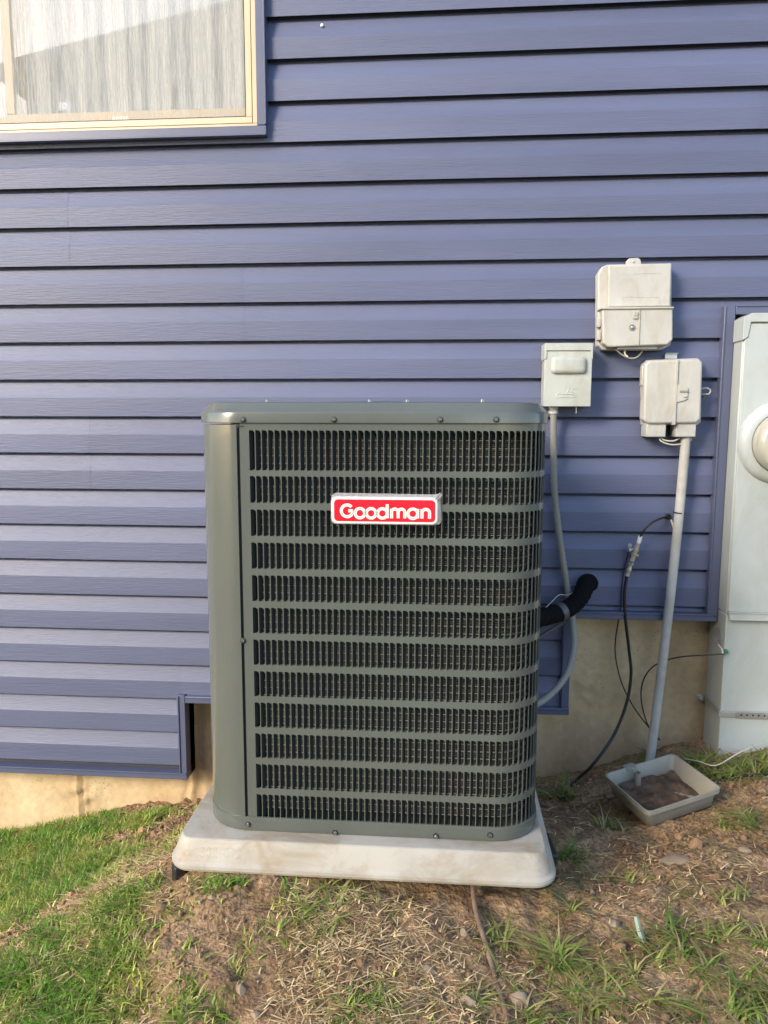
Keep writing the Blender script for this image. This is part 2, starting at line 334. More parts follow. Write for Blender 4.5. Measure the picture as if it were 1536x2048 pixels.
xs = np.unique(np.concatenate([np.linspace(-60,-4,15), np.linspace(-4,-2,30), np.arange(-2,1.9,.009), np.linspace(1.9,4,30), np.linspace(4,60,15)]))
ys = np.unique(np.concatenate([np.linspace(-60,-7,12), np.linspace(-7,-1.8,40), np.arange(-1.8,.12,.009), [.15]]))
X, Y = np.meshgrid(xs, ys); Z = gz(X, Y)
nx, ny = len(xs), len(ys); idx = np.arange(nx*ny).reshape(ny, nx)
F = np.stack([idx[:-1,:-1], idx[:-1,1:], idx[1:,1:], idx[1:,:-1]], -1).reshape(-1,4)
me = bpy.data.meshes.new('ground'); me.from_pydata(np.stack([X.ravel(),Y.ravel(),Z.ravel()],1).tolist(), [], F.tolist()); me.shade_smooth()
a = me.attributes.new('lawn', 'FLOAT', 'POINT'); a.data.foreach_set('value', (lawn(X,Y)*.9).ravel().astype(np.float32))
T(link('ground', me, M['soil']), kind='structure', label='sloping bare brown soil with patchy lawn on the left')

# ---------------------------------------------------------------- house: core, siding, trim, foundation, window
house = T(empty('house', (0,.4,-.5)), 'house wall with dark blue lap siding over a tan concrete foundation', 'house')
HOFF = Vector((0,.4,-.5))
def hp(o):                                # keep world coordinates under the house empty
    o.parent = house; o.location = -HOFF; return o
ZK = lambda k: 2.379 - .127*k
XL, XR, ZT = -4.6, 3.6, 5.2
XS1, XS2 = -.9135, .4477                  # steps of the foundation
B1, B2, B3 = -.207, .085, .427            # lower ends of the siding
WX0, WX1, WZ0, WZ1 = -2.45, -.579, 2.013, 3.5     # outer edge of the window trim
MX0, MX1, MZ1 = .8916, 1.42, 1.461        # trim round the meter cabinet
c = MB()
YF, YB = .0145, .34
c.box(XL,XS1,YF,YB,B1+.004,WZ0+.02); c.box(XS1,XS2,YF,YB,B2+.004,WZ0+.02); c.box(XS2,XR,YF,YB,B3+.004,WZ0+.02)
c.box(XL,WX0+.03,YF,YB,WZ0+.02,WZ1-.03); c.box(WX1-.03,XR,YF,YB,WZ0+.02,WZ1-.03); c.box(XL,XR,YF,YB,WZ1-.03,ZT)
hp(c.build('wall_core', M['core'], None, smooth=False))
c = MB(); c.box(XL,XR,.34,5.5,ZT-.3,ZT); c.box(XL,XL+.2,.34,5.5,-1.6,ZT-.3); c.box(XR-.2,XR,.34,5.5,-1.6,ZT-.3); c.box(XL+.2,XR-.2,5.3,5.5,-1.6,ZT-.3); c.box(WX0-.3,WX1+.3,1.9,2.0,1.2,4.2)
hp(c.build('room_shell', M['darkroom'], None, smooth=False))
# siding boards (dutch lap): clipped to the free area of each x range
PROF = [(.0222,.007),(.0222,0.0),(.0245,.0),(.0247,.004),(.0242,.064),(.0225,.0675),(.0075,.116),(.0012,.124),(.0012,.150)]
def clip_prof(lo, hi):
    out = []
    for (o0,z0),(o1,z1) in zip(PROF[:-1], PROF[1:]):
        seg = [(o0,z0),(o1,z1)]
        a_, b_ = z0, z1
        if max(a_,b_) < lo or min(a_,b_) > hi: continue
        def cl(o_, z_, oo, zz):
            if z_ < lo: t = (lo-z_)/(zz-z_) if zz != z_ else 0; return (o_+(oo-o_)*t, lo)
            if z_ > hi: t = (hi-z_)/(zz-z_) if zz != z_ else 0; return (o_+(oo-o_)*t, hi)
            return (o_, z_)
        p0 = cl(o0,z0,o1,z1); p1 = cl(o1,z1,o0,z0)
        if not out or abs(out[-1][0]-p0[0])+abs(out[-1][1]-p0[1]) > 1e-6: out.append(p0)
        out.append(p1)
    return out
SEAMS = {5:150,6:150,7:485,8:485,9:850,10:850,11:170,12:170,3:1475,4:1475}
def board(k, x0, x1, lo, hi, lift):
    zb = ZK(k); pr = clip_prof(lo-zb, hi-zb)
    if len(pr) < 2: return
    n = max(2, int((x1-x0)/.09)); xx = np.linspace(x0, x1, n+1)
    wob = .0016*fbm(xx*2.1+k*7.7, np.full(n+1, k*3.3), 2); wz = .0022*fbm(xx*1.3+k*3.1, np.full(n+1, 40+k*1.7), 2)
    loops = [[(x, YF-o-lift-w*(1 if z < .09 else .3), zb+z+(v if 0 < 1 else 0)) for o, z in pr] for x, w, v in zip(xx, wob, wz)]
    mb = MB(); mb.loft(loops, closed=False)
    hp(mb.build('siding_board', M['siding'], None, ang=12))
for k in range(-22, 21):
    zb, zt = ZK(k), ZK(k)+.127
    cuts = sorted({XL, XS1-.02, XS2-.015, XR, WX0+.01, WX1-.01, MX0+.012, MX1-.012})
    sx = at(SEAMS[k],800,0)[0] if k in SEAMS else None
    runs = []
    for x0, x1 in zip(cuts[:-1], cuts[1:]):
        xm = (x0+x1)/2
        lo = (B1 if xm < XS1-.02 else B2 if xm < XS2-.015 else B3)+.012; hi = 99
        ok = [(lo, hi)]
        if WX0 < xm < WX1: ok = [(lo, WZ0+.012), (WZ1-.012, hi)]
        if MX0 < xm < MX1: ok = [(MZ1-.012, hi)]
        for lo_, hi_ in ok:
            if hi_ <= zb+.001 or lo_ >= zt: continue
            L_ = max(lo_, zb-.001); H_ = min(hi_, zb+.15)
            if runs and abs(runs[-1][1]-x0) < 1e-6 and runs[-1][2] == L_ and runs[-1][3] == H_: runs[-1][1] = x1
            else: runs.append([x0, x1, L_, H_])
    for x0, x1, L_, H_ in runs:
        s = sx
        if s is None: s = XL+2.5+((k//2*1.37) % 1.2) if k % 2 == 0 else XL+2.5+(((k+1)//2*1.37) % 1.2); s = -2.6-((k+(k%2))*.37 % 1.2)
        if x0+.05 < s < x1-.05:
            board(k, x0, s+.012, L_, H_, .0006); board(k, s-.01, x1, L_, H_, 0)
        else: board(k, x0, x1, L_, H_, 0)
# trim: J channels, each a bevelled strip with a raised lip
def trim(x0, x1, z0, z1, lip=None, y0=-.03, y1=.07, mt='trim'):
    b = MB(); b.box(x0,x1,y0,y1,z0,z1)
    w = .0045
    if lip == 't': b.box(x0+.001,x1-.001,y0-.004,y0+.01,z1-w,z1+.0015)
    if lip == 'l': b.box(x0-.0015,x0+w,y0-.004,y0+.01,z0+.001,z1-.001)
    if lip == 'r': b.box(x1-w,x1+.0015,y0-.004,y0+.01,z0+.001,z1-.001)
    if lip == 'b': b.box(x0+.001,x1-.001,y0-.004,y0+.01,z0-.0015,z0+w)
    return hp(b.build('siding_trim', M[mt], None, bevel=.0016))
tw = .024
trim(XL, XS1, B1, B1+tw, 't'); trim(XS1-.026, XS1, B1+tw+.001, B2+.028, 'l')
trim(XS1+.001, XS2, B2, B2+tw, 't'); trim(XS2-.028, XS2-.002, B2+tw+.001, B3+.001, None)
trim(XS2-.028, MX0+.034, B3+.002, B3+.002+tw, 't'); trim(MX0, MX0+.034, B3+tw+.003, MZ1, 'l')
trim(MX0+.035, MX1-.036, MZ1-.028, MZ1, 't'); trim(MX1-.035, MX1, B3+tw+.003, MZ1, 'r'); trim(MX1-.035, XR, B3+.002, B3+.002+tw, 't')
# window surround
trim(WX0, WX1, WZ0, WZ0+.03, 'b', -.033, .03); trim(WX1-.03, WX1, WZ0+.031, WZ1-.031, 'r', -.033, .03); trim(WX0, WX0+.03, WZ0+.031, WZ1-.031, 'l', -.033, .03); trim(WX0, WX1, WZ1-.03, WZ1, 't', -.033, .03)
# foundation with form seams and spalls
fx = np.unique(np.concatenate([np.linspace(XL,-2,20), np.arange(-2,1.5,.012), np.linspace(1.5,XR,16)])); fz = np.arange(-1.6,.47,.012)
FX, FZ = np.meshgrid(fx, fz)
out = .004*fbm(FX*4, FZ*4, 3) + .004*fbm(FX*25, FZ*25, 3)
def ridge(x0, w, h, zlo, zhi, jag=.01): 
    xx = x0 + jag*fbm(FZ*9, FZ*0+x0*50, 3); return h*np.exp(-((FX-xx)/w)**2)*((FZ > zlo) & (FZ < zhi))
out = out + ridge(-1.375,.009,.012,-.6,-.2) + ridge(-1.35,.007,.009,-.6,-.2) - ridge(-1.362,.006,.012,-.6,-.2) + ridge(-.93,.012,.016,-.6,.1,.03) - ridge(-.945,.01,.012,-.6,.1,.03) + ridge(-.875,.008,.008,-.6,.1,.02)
sp = np.exp(-(((FX-.50)/.05)**2 + ((FZ-.12)/.09)**2)); out = out + sp*(.03*fbm(FX*30,FZ*30,3)-.006)
sp = np.exp(-(((FX+1.36)/.06)**2 + ((FZ+.33)/.045)**2)); out = out + sp*(.05*fbm(FX*26,FZ*26,3)+.004)
sp = np.exp(-((FZ-B3)/.03)**2)*(FX > .44); out = out + sp*.03*fbm(FX*28,FZ*28,3)
V = np.stack([FX.ravel(), (.068-out).ravel(), FZ.ravel()], 1); nx, ny = len(fx), len(fz); idx = np.arange(nx*ny).reshape(ny,nx)
me = bpy.data.meshes.new('foundation'); me.from_pydata(V.tolist(), [], np.stack([idx[:-1,:-1], idx[:-1,1:], idx[1:,1:], idx[1:,:-1]], -1).reshape(-1,4).tolist()); me.shade_smooth()
hp(link('foundation', me, M['concrete']))
c = MB(); c.box(XL+.01,XR-.01,.12,.33,-1.7,.46); hp(c.build('foundation_core', M['concrete'], None, smooth=False))

# window
win = empty('window'); hp(win); 
ix0, ix1, iz0, iz1 = WX0+.031, WX1-.031, WZ0+.031, WZ1-.031
def wpart(name, boxes, mt, bevel=.0015, parent=None):
    b = MB()
    for q in boxes: b.box(*q)
    return b.build(name, M[mt], parent or win, bevel=bevel)
def ring(x0,x1,z0,z1,w,y0,y1,wb=None):
    wb = wb or w
    return [(x0,x1,y0,y1,z0,z0+wb),(x0,x1,y0,y1,z1-w,z1),(x0,x0+w,y0,y1,z0+wb,z1-w),(x1-w,x1,y0,y1,z0+wb,z1-w)]
wpart('outer_frame', ring(ix0,ix1,iz0,iz1,.019,-.006,.09,.016), 'cream')
f2 = .0205
wpart('frame_groove', ring(ix0+.019,ix1-.019,iz0+.016,iz1-.019,.003,.004,.05), 'gasket', 0)
sx0, sx1, sz0, sz1 = ix0+.022, ix1-.022, iz0+.019, iz1-.022
wpart('screen_frame', ring(sx0,sx1,sz0,sz1,.02,-.001,.014), 'cream')
wpart('screen_spline', ring(sx0+.0201,sx1-.0201,sz0+.0201,sz1-.0201,.003,.0015,.012), 'gasket', 0)
b = MB(); qx0, qx1, qz0, qz1 = sx0+.021, sx1-.021, sz0+.021, sz1-.021
b.add([(qx0,.008,qz0),(qx1,.008,qz0),(qx1,.008,qz1),(qx0,.008,qz1)], [(0,1,2,3)]); b.build('insect_screen', M['screen'], win, False)
XM = at(30,100,.05)[0]
for name, a0, a1, yy in (('sash', XM-.035, ix1-.02, .035), ('sash', ix0+.02, XM+.02, .062)):
    s = wpart(name, ring(a0,a1,iz0+.017,iz1-.02,.032,yy,yy+.022,.066), 'tan', .003)
    b = MB(); b.box(a0+.028,a1-.028,yy+.008,yy+.012,iz0+.078,iz1-.05); b.build('pane', M['glass'], s, False)
# sticker on the pane and a small tag on the sash
def stroke_glyph(ch):
    A = lambda cx, cy, r, a0, a1, n=14: [(cx+r*math.cos(R(a0+(a1-a0)*i/n)), cy+r*math.sin(R(a0+(a1-a0)*i/n))) for i in range(n+1)]
    D = {'G':(.98,[A(.42,.5,.42,42,360,26), [(.84,.5),(.5,.5)]]), 'o':(.8,[A(.35,.34,.34,0,360,24)]),
     'd':(.93,[A(.35,.34,.34,0,360,24), [(.69,0),(.69,1.0)]]), 'a':(.93,[A(.35,.34,.34,0,360,24), [(.69,0),(.69,.68)]]),
     'n':(.68,[[(.07,0),(.07,.68)], A(.335,.4,.265,180,0,12)+[(.6,0)]]), 'm':(1.22,[[(.07,0),(.07,.68)], A(.3,.43,.235,180,0,12)+[(.535,0)], A(.77,.43,.235,180,0,12)+[(1.005,0)]]),
     '3':(.6,[A(.25,.72,.22,150,-80,12)+A(.25,.26,.25,85,-150,12)]), '0':(.62,[[(.27+.25*math.cos(R(a)), .48+.46*math.sin(R(a))) for a in range(0,361,20)]]),
     '2':(.6,[A(.25,.72,.22,160,-30,12)+[(.03,.02),(.5,.02)]]), '7':(.58,[[(.0,.94),(.5,.94),(.18,0)]]), '-':(.5,[[(.08,.45),(.36,.45)]]), ' ':(.4,[]),
     'A':(.8,[[(0,0),(.35,1),(.7,0)],[(.12,.35),(.58,.35)]]), 'D':(.75,[[(.05,0),(.05,1)]+A(.15,.5,.5,90,-90,12)+[(.05,0)]]), 'T':(.7,[[(0,1),(.6,1)],[(.3,1),(.3,0)]]),
     'M':(.85,[[(.05,0),(.05,1),(.37,.35),(.7,1),(.7,0)]])}
    return D[ch]
def lettering(mb, text, x0, z0, h, w, depth, track=1.0, place=None):
    """strokes of width w, letters of height h from (x0,z0); place maps (x, z, out) to a point"""
    x = x0
    for ch in text:
        adv, strokes = stroke_glyph(ch)
        for si, st in enumerate(strokes):
            dpt = depth+si*(.00035 if depth else 0)
            P = [np.array((x+p[0]*h, z0+p[1]*h)) for p in st]; closed = np.linalg.norm(P[0]-P[-1]) < 1e-6
            Lf, Rt = [], []
            for i, p in enumerate(P):
                a_ = P[i-1] if i else (P[-2] if closed else p); b_ = P[i+1] if i < len(P)-1 else (P[1] if closed else p)
                t = (b_-a_)/max(1e-9, np.linalg.norm(b_-a_)); n_ = np.array((-t[1], t[0]))
                Lf.append(p+n_*w/2); Rt.append(p-n_*w/2)
            ends = [place(*q, dpt) for q in Lf], [place(*q, dpt) for q in Rt], [place(*q, 0) for q in Rt], [place(*q, 0) for q in Lf]
            mb.loft([list(s_) for s_ in zip(*ends)], True, True, True)
        x += adv*h*track
    return x
b = MB(); p0 = at(118,222,.042); p1 = at(142,204,.042); b.box(p0[0],p1[0],.0405,.0412,p0[2],p1[2]); stk = b.build('sticker', mat('sticker_blue',(.3,.33,.5),.5), win, False)
b = MB(); lettering(b, 'ADT', p0[0]+.0045, p0[2]+.007, .016, .0032, .0006, .85, lambda x, z, o: (x, .0404-o, z)); b.build('lettering', mat('sticker_white',(.75,.77,.8),.5), stk, False)
b = MB(); p0 = at(224,245,.03); p1 = at(256,231,.03); b.box(p0[0],p1[0],.0335,.0345,p0[2],p1[2]); b.build('sash_tag', mat('tag_white',(.75,.68,.58),.5), win, False)
# curtain hanging in the room
b = MB(); cxs = np.linspace(WX0-.05, WX1+.05, 260); cz = np.linspace(WZ0-.1, WZ1+.1, 8)
loops = [[(x, .16+.009*math.sin(x*47+.8*math.sin(x*9))+.005*math.sin(x*121+z*.6)+.004*math.sin(z*3+x*20), z) for x in cxs] for z in cz]
b.loft(loops, closed=False); T(b.build('curtain', M['curtain'], None), 'pale grey linen curtain hanging behind the window screen', 'curtain')
# specks of foam on the siding, a strand hanging at the right
b = MB(); p = at(644,51,-.002); b.lathe([(.0002,0),(.0045,.001),(.005,.003),(.0002,.006)], 'y', 8, (p[0],p[1],p[2]))
T(b.build('foam_speck', M['white']), 'tiny white foam speck stuck on the siding beside the window', 'foam speck')

# ---------------------------------------------------------------- pad
padc = (-.173, -.59)
pad = T(empty('equipment_pad', (padc[0], padc[1], .09)), 'pale grey plastic equipment pad with sloping sides under the air conditioner', 'pad')
def rsq(hx, hy, r, z, n=7, loc=(0,0)):
    return [(x+loc[0], y+loc[1], z) for x, y in rrect(-hx, hx, -hy, hy, r, n)]
TX, TY, TZ = .408, .408, .165
b = MB(); prof = [(.018,.02,.098),(.024,.026,.10),(.0265,.0285,.106),(.0258,.0278,.113),(.0215,.0235,.117),(.0195,.0215,.119),(.013,.0145,.14),(.003,.0035,.1625),(.0005,.0005,.1645),(-.003,-.003,TZ)]
loops = [rsq(TX+dx, TY+dy, .03+max(0,dx), z-.09) for dx, dy, z in prof]
b.loft(loops, True, True, True); pbody = b.build('pad_body', M['pad'], pad, ang=24)
b = MB()
def padface(x, z, o):       # sloping front face
    t = (z-.119)/(.1625-.119); y = -(TY+.0215+(.0035-.0215)*t)-o; return (x, y, z-.09)
lettering(b, '302-072', -.357, .130, .019, .0023, .0017, 1.25, padface); b.build('embossed_number', M['pad'], pad, False)
b = MB(); b.box(-.012,.012,-.016,.016,-.04,.006); foot = b.build('corner_foot', M['black'], pad, bevel=.004); foot.location = (-TX-.005, -TY+.0, .004); foot.rotation_euler = (0,0,.6)
b = MB(); b.box(-.02,.02,-.05,.05,-.09,.006); foot = b.build('corner_foot', M['black'], pad, bevel=.004); foot.location = (TX+.022, -TY+.16, -.0); foot.rotation_euler = (0,.25,.1)

# ---------------------------------------------------------------- air conditioner
AX, AY, AH, AR = -.1565, -.577, .383, .104
ac = T(empty('air_conditioner', (AX, AY, TZ)), 'olive grey outdoor air conditioner with louvered sides on a pale pad', 'air conditioner')
def Zl(z): return z-TZ
FL = 2*(AH-AR); AL = math.pi*AR/2; PER = 4*FL+4*AL
def path(s, off=0):         # s from the front-left start of the flat front, running right; returns x, y, angle of the outward normal
    s = s % PER; side = int(s//(FL+AL)); t = s-side*(FL+AL); h = AH-AR
    if t <= FL: x, y, a = -h+t, -AH-off, -90
    else:
        f = (t-FL)/AL*90; a = -90+f; x, y = h+(AR+off)*math.cos(R(a)), -h+(AR+off)*math.sin(R(a))
    c_, s_ = [(1,0),(0,1),(-1,0),(0,-1)][side]
    return x*c_-y*s_, x*s_+y*c_, R(a)+side*math.pi/2
def P3(s, z, off=0): x, y, a = path(s, off); return (x, y, Zl(z))
ZTOP, ZBOT = 1.094, .196
ROWS = [(.9905,1.0764)] + [(.9784-.0725*i-.058, .9784-.0725*i) for i in range(11)]
PW, RIB = .0138, .0019
S0 = .0235; NC = int((FL*2+AL-.03-S0)/PW)
# stamped louver panel: bands, ribs, rounded slot ends and slot lips in one sheet
b = MB()
def strip(sa, sb, z0, z1, off=0, n=1):
    ss = np.linspace(sa, sb, n+1)
    b.loft([[P3(s_, z0, off) for s_ in ss], [P3(s_, z1, off) for s_ in ss]], closed=False)
SB = FL*2+AL-.004
zs = [ZBOT] + [v for r_ in reversed(ROWS) for v in r_] + [ZTOP]
for i in range(0, len(zs), 2): strip(.003, SB, zs[i], zs[i+1], 0, 140)
for z0, z1 in ROWS:
    strip(.003, S0, z0, z1); strip(S0+NC*PW, SB, z0, z1, 0, 4)
    for cI in range(NC):
        sa = S0+cI*PW; sr = sa+PW-RIB; r_ = .0072
        strip(sr, sa+PW, z0, z1)
        # fillets at the right-hand corners
        for zc, sg in ((z0, 1), (z1, -1)):
            arc = [(sr-r_+r_*math.cos(R(q)), zc+sg*(r_-r_*math.sin(R(q)))) for q in (90,72,54,36,18,0)]
            pts = [(sr, zc)] + arc
            b.add([P3(*q) for q in pts], [tuple(range(len(pts))) if sg > 0 else tuple(range(len(pts)-1,-1,-1))])
            # lip behind the fillet and along the slot end
            edge = [(sa, zc)] + arc
            b.loft([[P3(*q) for q in edge], [P3(*q, -.003) for q in edge]], closed=False)
        b.loft([[P3(sr,z0+r_), P3(sr,z1-r_)], [P3(sr,z0+r_,-.003), P3(sr,z1-r_,-.003)]], closed=False)
lp = b.build('louver_panel', M['paint'], ac, ang=30)
# louvers: tongues bent inwards from the left edge of every slot
def louver_mesh(z0, z1):
    q = MB(); pr = [(0,0),(.001,-.004),(.0034,-.0085),(.0062,-.0115)]
    q.loft([[(u_, -o_, z0+.0006) for u_, o_ in pr], [(u_, -o_, z1-.0006) for u_, o_ in pr]], closed=False)
    return q
def tongue(sa):
    x, y, a_ = path(sa); return x, y, a_+math.pi/2
LM = {}
rest = MB(); count = 0
for ri, (z0, z1) in enumerate(ROWS):
    for cI in range(NC):
        sa = S0+cI*PW+.0002; x, y, rz = tongue(sa)
        if sa < FL-.01 and count < 300 and ri < 8:
            h_ = round(z1-z0, 4)
            if h_ not in LM: mm = louver_mesh(-h_/2, h_/2).mesh(); mm.materials.append(M['paint_shaded']); LM[h_] = mm
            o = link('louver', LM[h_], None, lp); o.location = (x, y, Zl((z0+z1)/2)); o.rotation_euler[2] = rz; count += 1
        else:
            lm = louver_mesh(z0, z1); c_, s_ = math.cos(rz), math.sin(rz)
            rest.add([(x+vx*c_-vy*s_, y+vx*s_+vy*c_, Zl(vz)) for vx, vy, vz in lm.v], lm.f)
T(rest.build('louver', M['paint_shaded'], lp), kind='stuff')
# corner panel with the service cover, and the plain back
b = MB()
def shell(mb, sa, sb, z0, z1, off, n):
    ss = np.linspace(sa, sb, n+1)
    mb.loft([[P3(s_, z0, off-.012) for s_ in ss], [P3(s_, z0, off) for s_ in ss], [P3(s_, z1, off) for s_ in ss], [P3(s_, z1, off-.012) for s_ in ss]], closed=False)
    for s_ in (sa, sb): mb.add([P3(s_, z0, off), P3(s_, z1, off), P3(s_, z1, off-.02), P3(s_, z0, off-.02)], [(0,1,2,3)])
shell(b, PER-AL-.2, PER-.0035, ZBOT, ZTOP-.006, .0012, 48); b.build('corner_panel', M['paint'], ac, ang=30)
b = MB(); shell(b, SB+.004, PER-AL-.204, ZBOT, ZTOP, 0, 90); b.build('rear_panel', M['paint'], ac, ang=30)
b = MB(); b.add([P3(PER-.012,ZTOP+.0,-.004),P3(PER+.006,ZTOP,-.004),P3(PER+.006,ZBOT,-.004),P3(PER-.012,ZBOT,-.004)],[(0,1,2,3)]); b.build('seam_gap_shade', M['black'], ac, False)  # black strip behind the seam paints the darkness of its open gap
b = MB(); b.lathe([(.0002,0),(.0055,.0),(.0055,.0012),(.0002,.0013)],'y',10,(-AH+AR-.003,-AH+.001,Zl(1.0855))); b.box(-AH+AR-.002,-AH+AR+.012,-AH-.0014,-AH+.01,Zl(1.0835),Zl(1.0862)); b.build('seam_notch', M['black'], ac, False)
# coil behind the louvers
cm = mat('coil_fins', (.16,.15,.125), .5, metal=.35); nt, p = nodes(cm)
tc = nt.nodes.new('ShaderNodeTexCoord'); wv = nt.nodes.new('ShaderNodeTexWave'); wv.bands_direction = 'Z'; wv.inputs['Scale'].default_value = 75
nt.links.new(tc.outputs['Object'], wv.inputs[0]); bp = nt.nodes.new('ShaderNodeBump'); bp.inputs['Distance'].default_value = .003; nt.links.new(wv.outputs[1], bp.inputs['Height']); nt.links.new(bp.outputs[0], p.inputs['Normal'])
crr = nt.nodes.new('ShaderNodeValToRGB'); crr.color_ramp.elements[0].color = (.035,.033,.03,1); crr.color_ramp.elements[1].color = (.19,.185,.165,1); nt.links.new(wv.outputs[1], crr.inputs[0]); nt.links.new(crr.outputs[0], p.inputs['Base Color'])
b = MB(); ss = np.linspace(.03, SB-.05, 70)
b.loft([[P3(s_, z_, -.032) for s_ in ss] for z_ in (ZBOT+.01, ZTOP-.01)], closed=False); coil = b.build('condenser_coil', cm, ac)
pts = [P3(s_, 0, -.024) for s_ in np.linspace(.03, SB-.06, 60)]
b = MB(); b.tube([(x, y, 0) for x, y, z in pts], .001, 5); tm = b.mesh(); tm.materials.append(M['wire_metal'])
for i in range(52):
    z = ZBOT+.014+i*.0169
    if z < ZTOP-.012: o = link('coil_tube', tm, None, coil); o.location.z = Zl(z)
# dark inside so that no light shows through
b = MB(); b.loft([rsq(AH-.06, AH-.06, .06, Zl(z)) for z in (ZBOT, ZTOP)], True, True, True); b.build('inner_shroud', M['black'], ac)
# base pan
b = MB(); bp_ = [(-.012,.1655),(.002,.1665),(.0035,.17),(.0035,.1965),(.0028,.199),(-.001,.1992),(-.001,.197)]
b.loft([rsq(AH+o_, AH+o_, AR+o_, Zl(z_), 10) for o_, z_ in bp_], True, True, False); b.build('base_pan', M['paint'], ac, ang=30)
# lid
b = MB(); lp_ = [(-.02,1.0915),(.0035,1.0915),(.0045,1.0925),(.0045,1.1125),(.003,1.1155),(-.001,1.1185),(-.0125,1.1345),(-.022,1.1365)]
loops = [rsq(AH+o_, AH+o_, AR+o_, Zl(z_), 10) for o_, z_ in lp_]
n_ = len(loops[0])
circ = []
for x, y, z in loops[-1]:
    a_ = math.atan2(y, x); circ.append((.285*math.cos(a_), .285*math.sin(a_), Zl(1.1365)))
loops += [circ, [(x*.985, y*.985, Zl(1.12)) for x, y, z in circ]]
b.loft(loops, True, False, False); lid = b.build('lid', M['paint'], ac, ang=28)
for i in range(9):
    r_ = .05+i*.028; b = MB(); b.tube([(r_*math.cos(2*math.pi*j/40), r_*math.sin(2*math.pi*j/40), Zl(1.1375)) for j in range(41)], .0018, 5, False); b.build('guard_wire', M['black'], lid)
for i in range(4):
    a_ = R(45+90*i); b = MB(); b.tube([(.03*math.cos(a_),.03*math.sin(a_),Zl(1.136)),(.3*math.cos(a_),.3*math.sin(a_),Zl(1.1375))], .0025, 5); b.build('guard_bar', M['black'], lid)
# screws
b = MB(); b.lathe([(.0066,0),(.0064,.0012),(.0042,.0016),(.0042,.0016)],'y',14); b.lathe([(.0042,.0015),(.0042,.0048),(.0034,.0056)],'y',6); scm = b.mesh(ang=25); scm.materials.append(M['screw']); scm.materials.append(M['black'])
for q in scm.polygons: q.material_index = 1 if (q.center.x**2+q.center.z**2)**.5 > .0043 else 0
def screw(px, py, off=.0045):
    q = at(px, py, AY-AH); o = link('screw', scm, None, ac); o.location = (q[0]-AX, -AH-off, q[2]-TZ); o.rotation_euler = (random.uniform(-.08,.08),random.uniform(0,1),random.uniform(-.08,.08))
for px in (487,668,880,992): screw(px, 839)
for px, py in ((497,1647),(671,1663),(872,1670),(980,1668)): screw(px, py, .0035)
screw(486, 1281, .0005)
b = MB(); b.lathe([(.006,0),(.006,.0015),(.0042,.002),(.0038,.0065),(.002,.0075)],'z',10); tsm = b.mesh(ang=25); tsm.materials.append(M['screw'])
for px in (535,740,815,965):
    q = at(px, 803, AY-AH+.06); o = link('screw', tsm, None, lid); o.location = (q[0]-AX, -AH+.06, Zl(1.1362))
# nameplate
x0, x1, z0, z1 = -.2338-AX, -.0075-AX, .8785, .9365
pl = MB(); pl.prism([(x, Zl(z)) for x, z in rrect(x0,x1,z0,z1,.012)], -AH-.009, -AH+.001); plate = pl.build('nameplate', M['white'], ac, bevel=.002)
b = MB(); b.prism([(x, Zl(z)) for x, z in rrect(x0+.0055,x1-.0055,z0+.0055,z1-.0055,.0085)], -AH-.0096, -AH-.008); b.build('red_field', M['red'], plate)
hgt = .032
for wd, dp, mt in ((.0064,.0103,'white'),(.0028,.0107,'silver')):
    b = MB(); xe = lettering(MB(), 'Goodman', 0, 0, hgt, wd, 0, 1.0, lambda x,z,o:(x,0,z)); sc_ = (x1-x0-.036)/xe
    lettering(b, 'Goodman', x0+.018+.003, .8915, hgt*sc_, wd, dp, 1.0, lambda x, z, o: (x, -AH-.0080-o*.18, Zl(z))); b.build('lettering', M[mt], plate, False)
# torn film round the plate
b = MB(); n = 60; per = rrect(x0-.001,x1+.001,z0-.0005,z1+.001,.012,8); L0, L1 = [], []
for i, (x, z) in enumerate(per):
    cx_, cz_ = (x0+x1)/2, (z0+z1)/2; dx, dz = x-cx_, z-cz_; top = z > z1-.006; right = x > x1-.006
    e = .002+ (.004 if top else 0)*(.5+vnoise(np.array(x*90.),np.array(3.)))+(.004 if right else 0)*(.4+vnoise(np.array(z*150.),np.array(9.)))
    s_ = math.hypot(dx, dz); L0.append((x-.003*dx/s_, -AH-.0094, Zl(z-.003*np.sign(dz)))); L1.append((x+(e if right else .001*np.sign(dx)), -AH-.004-.004*float(vnoise(np.array(i*1.7),np.array(1.))), Zl(z+(e if top else -.001 if dz < 0 else 0))))
b.loft([L0, L1], True); b.build('torn_film', M['film'], plate, ang=5)

# ---------------------------------------------------------------- disconnect box
def W(px, py, y): return at(px, py, y)
yb = -.085
a0 = W(1090,690,yb); a1 = W(1181,812,yb)
dx0, dx1, dz0, dz1 = a0[0], a1[0], a1[2], a0[2]+.004
dcb = T(empty('disconnect_box', ((dx0+dx1)/2, -.003, dz0)), 'grey metal disconnect box with raised lid panel above the flexible conduit', 'electrical box')
def sub(o, root): o.location = -Vector(root.location); o.parent = root; return o
b = MB(); b.box(dx0+.002,dx1-.002,yb+.004,-.003,dz0,dz1-.003); sub(b.build('box_body', M['greybox'], None, bevel=.002), dcb)
b = MB(); b.box(dx0,dx1,yb-.003,yb+.0035,dz0-.002,dz1-.024); cv = sub(b.build('box_cover', M['greybox'], None, bevel=.002), dcb)
b = MB(); b.prism([(dx0-.001,dz1-.05),(dx0-.001,dz1+.001),(dx1+.001,dz1+.001),(dx1+.001,dz1-.05),(dx1-.006,dz1-.046),(dx1-.006,dz1-.022),(dx0+.006,dz1-.022),(dx0+.006,dz1-.046)], yb-.006, -.004); sub(b.build('rain_hood', M['greybox'], None, bevel=.0012), dcb)
b = MB(); q0 = W(1101,748,yb); q1 = W(1172,713,yb); lo_ = []
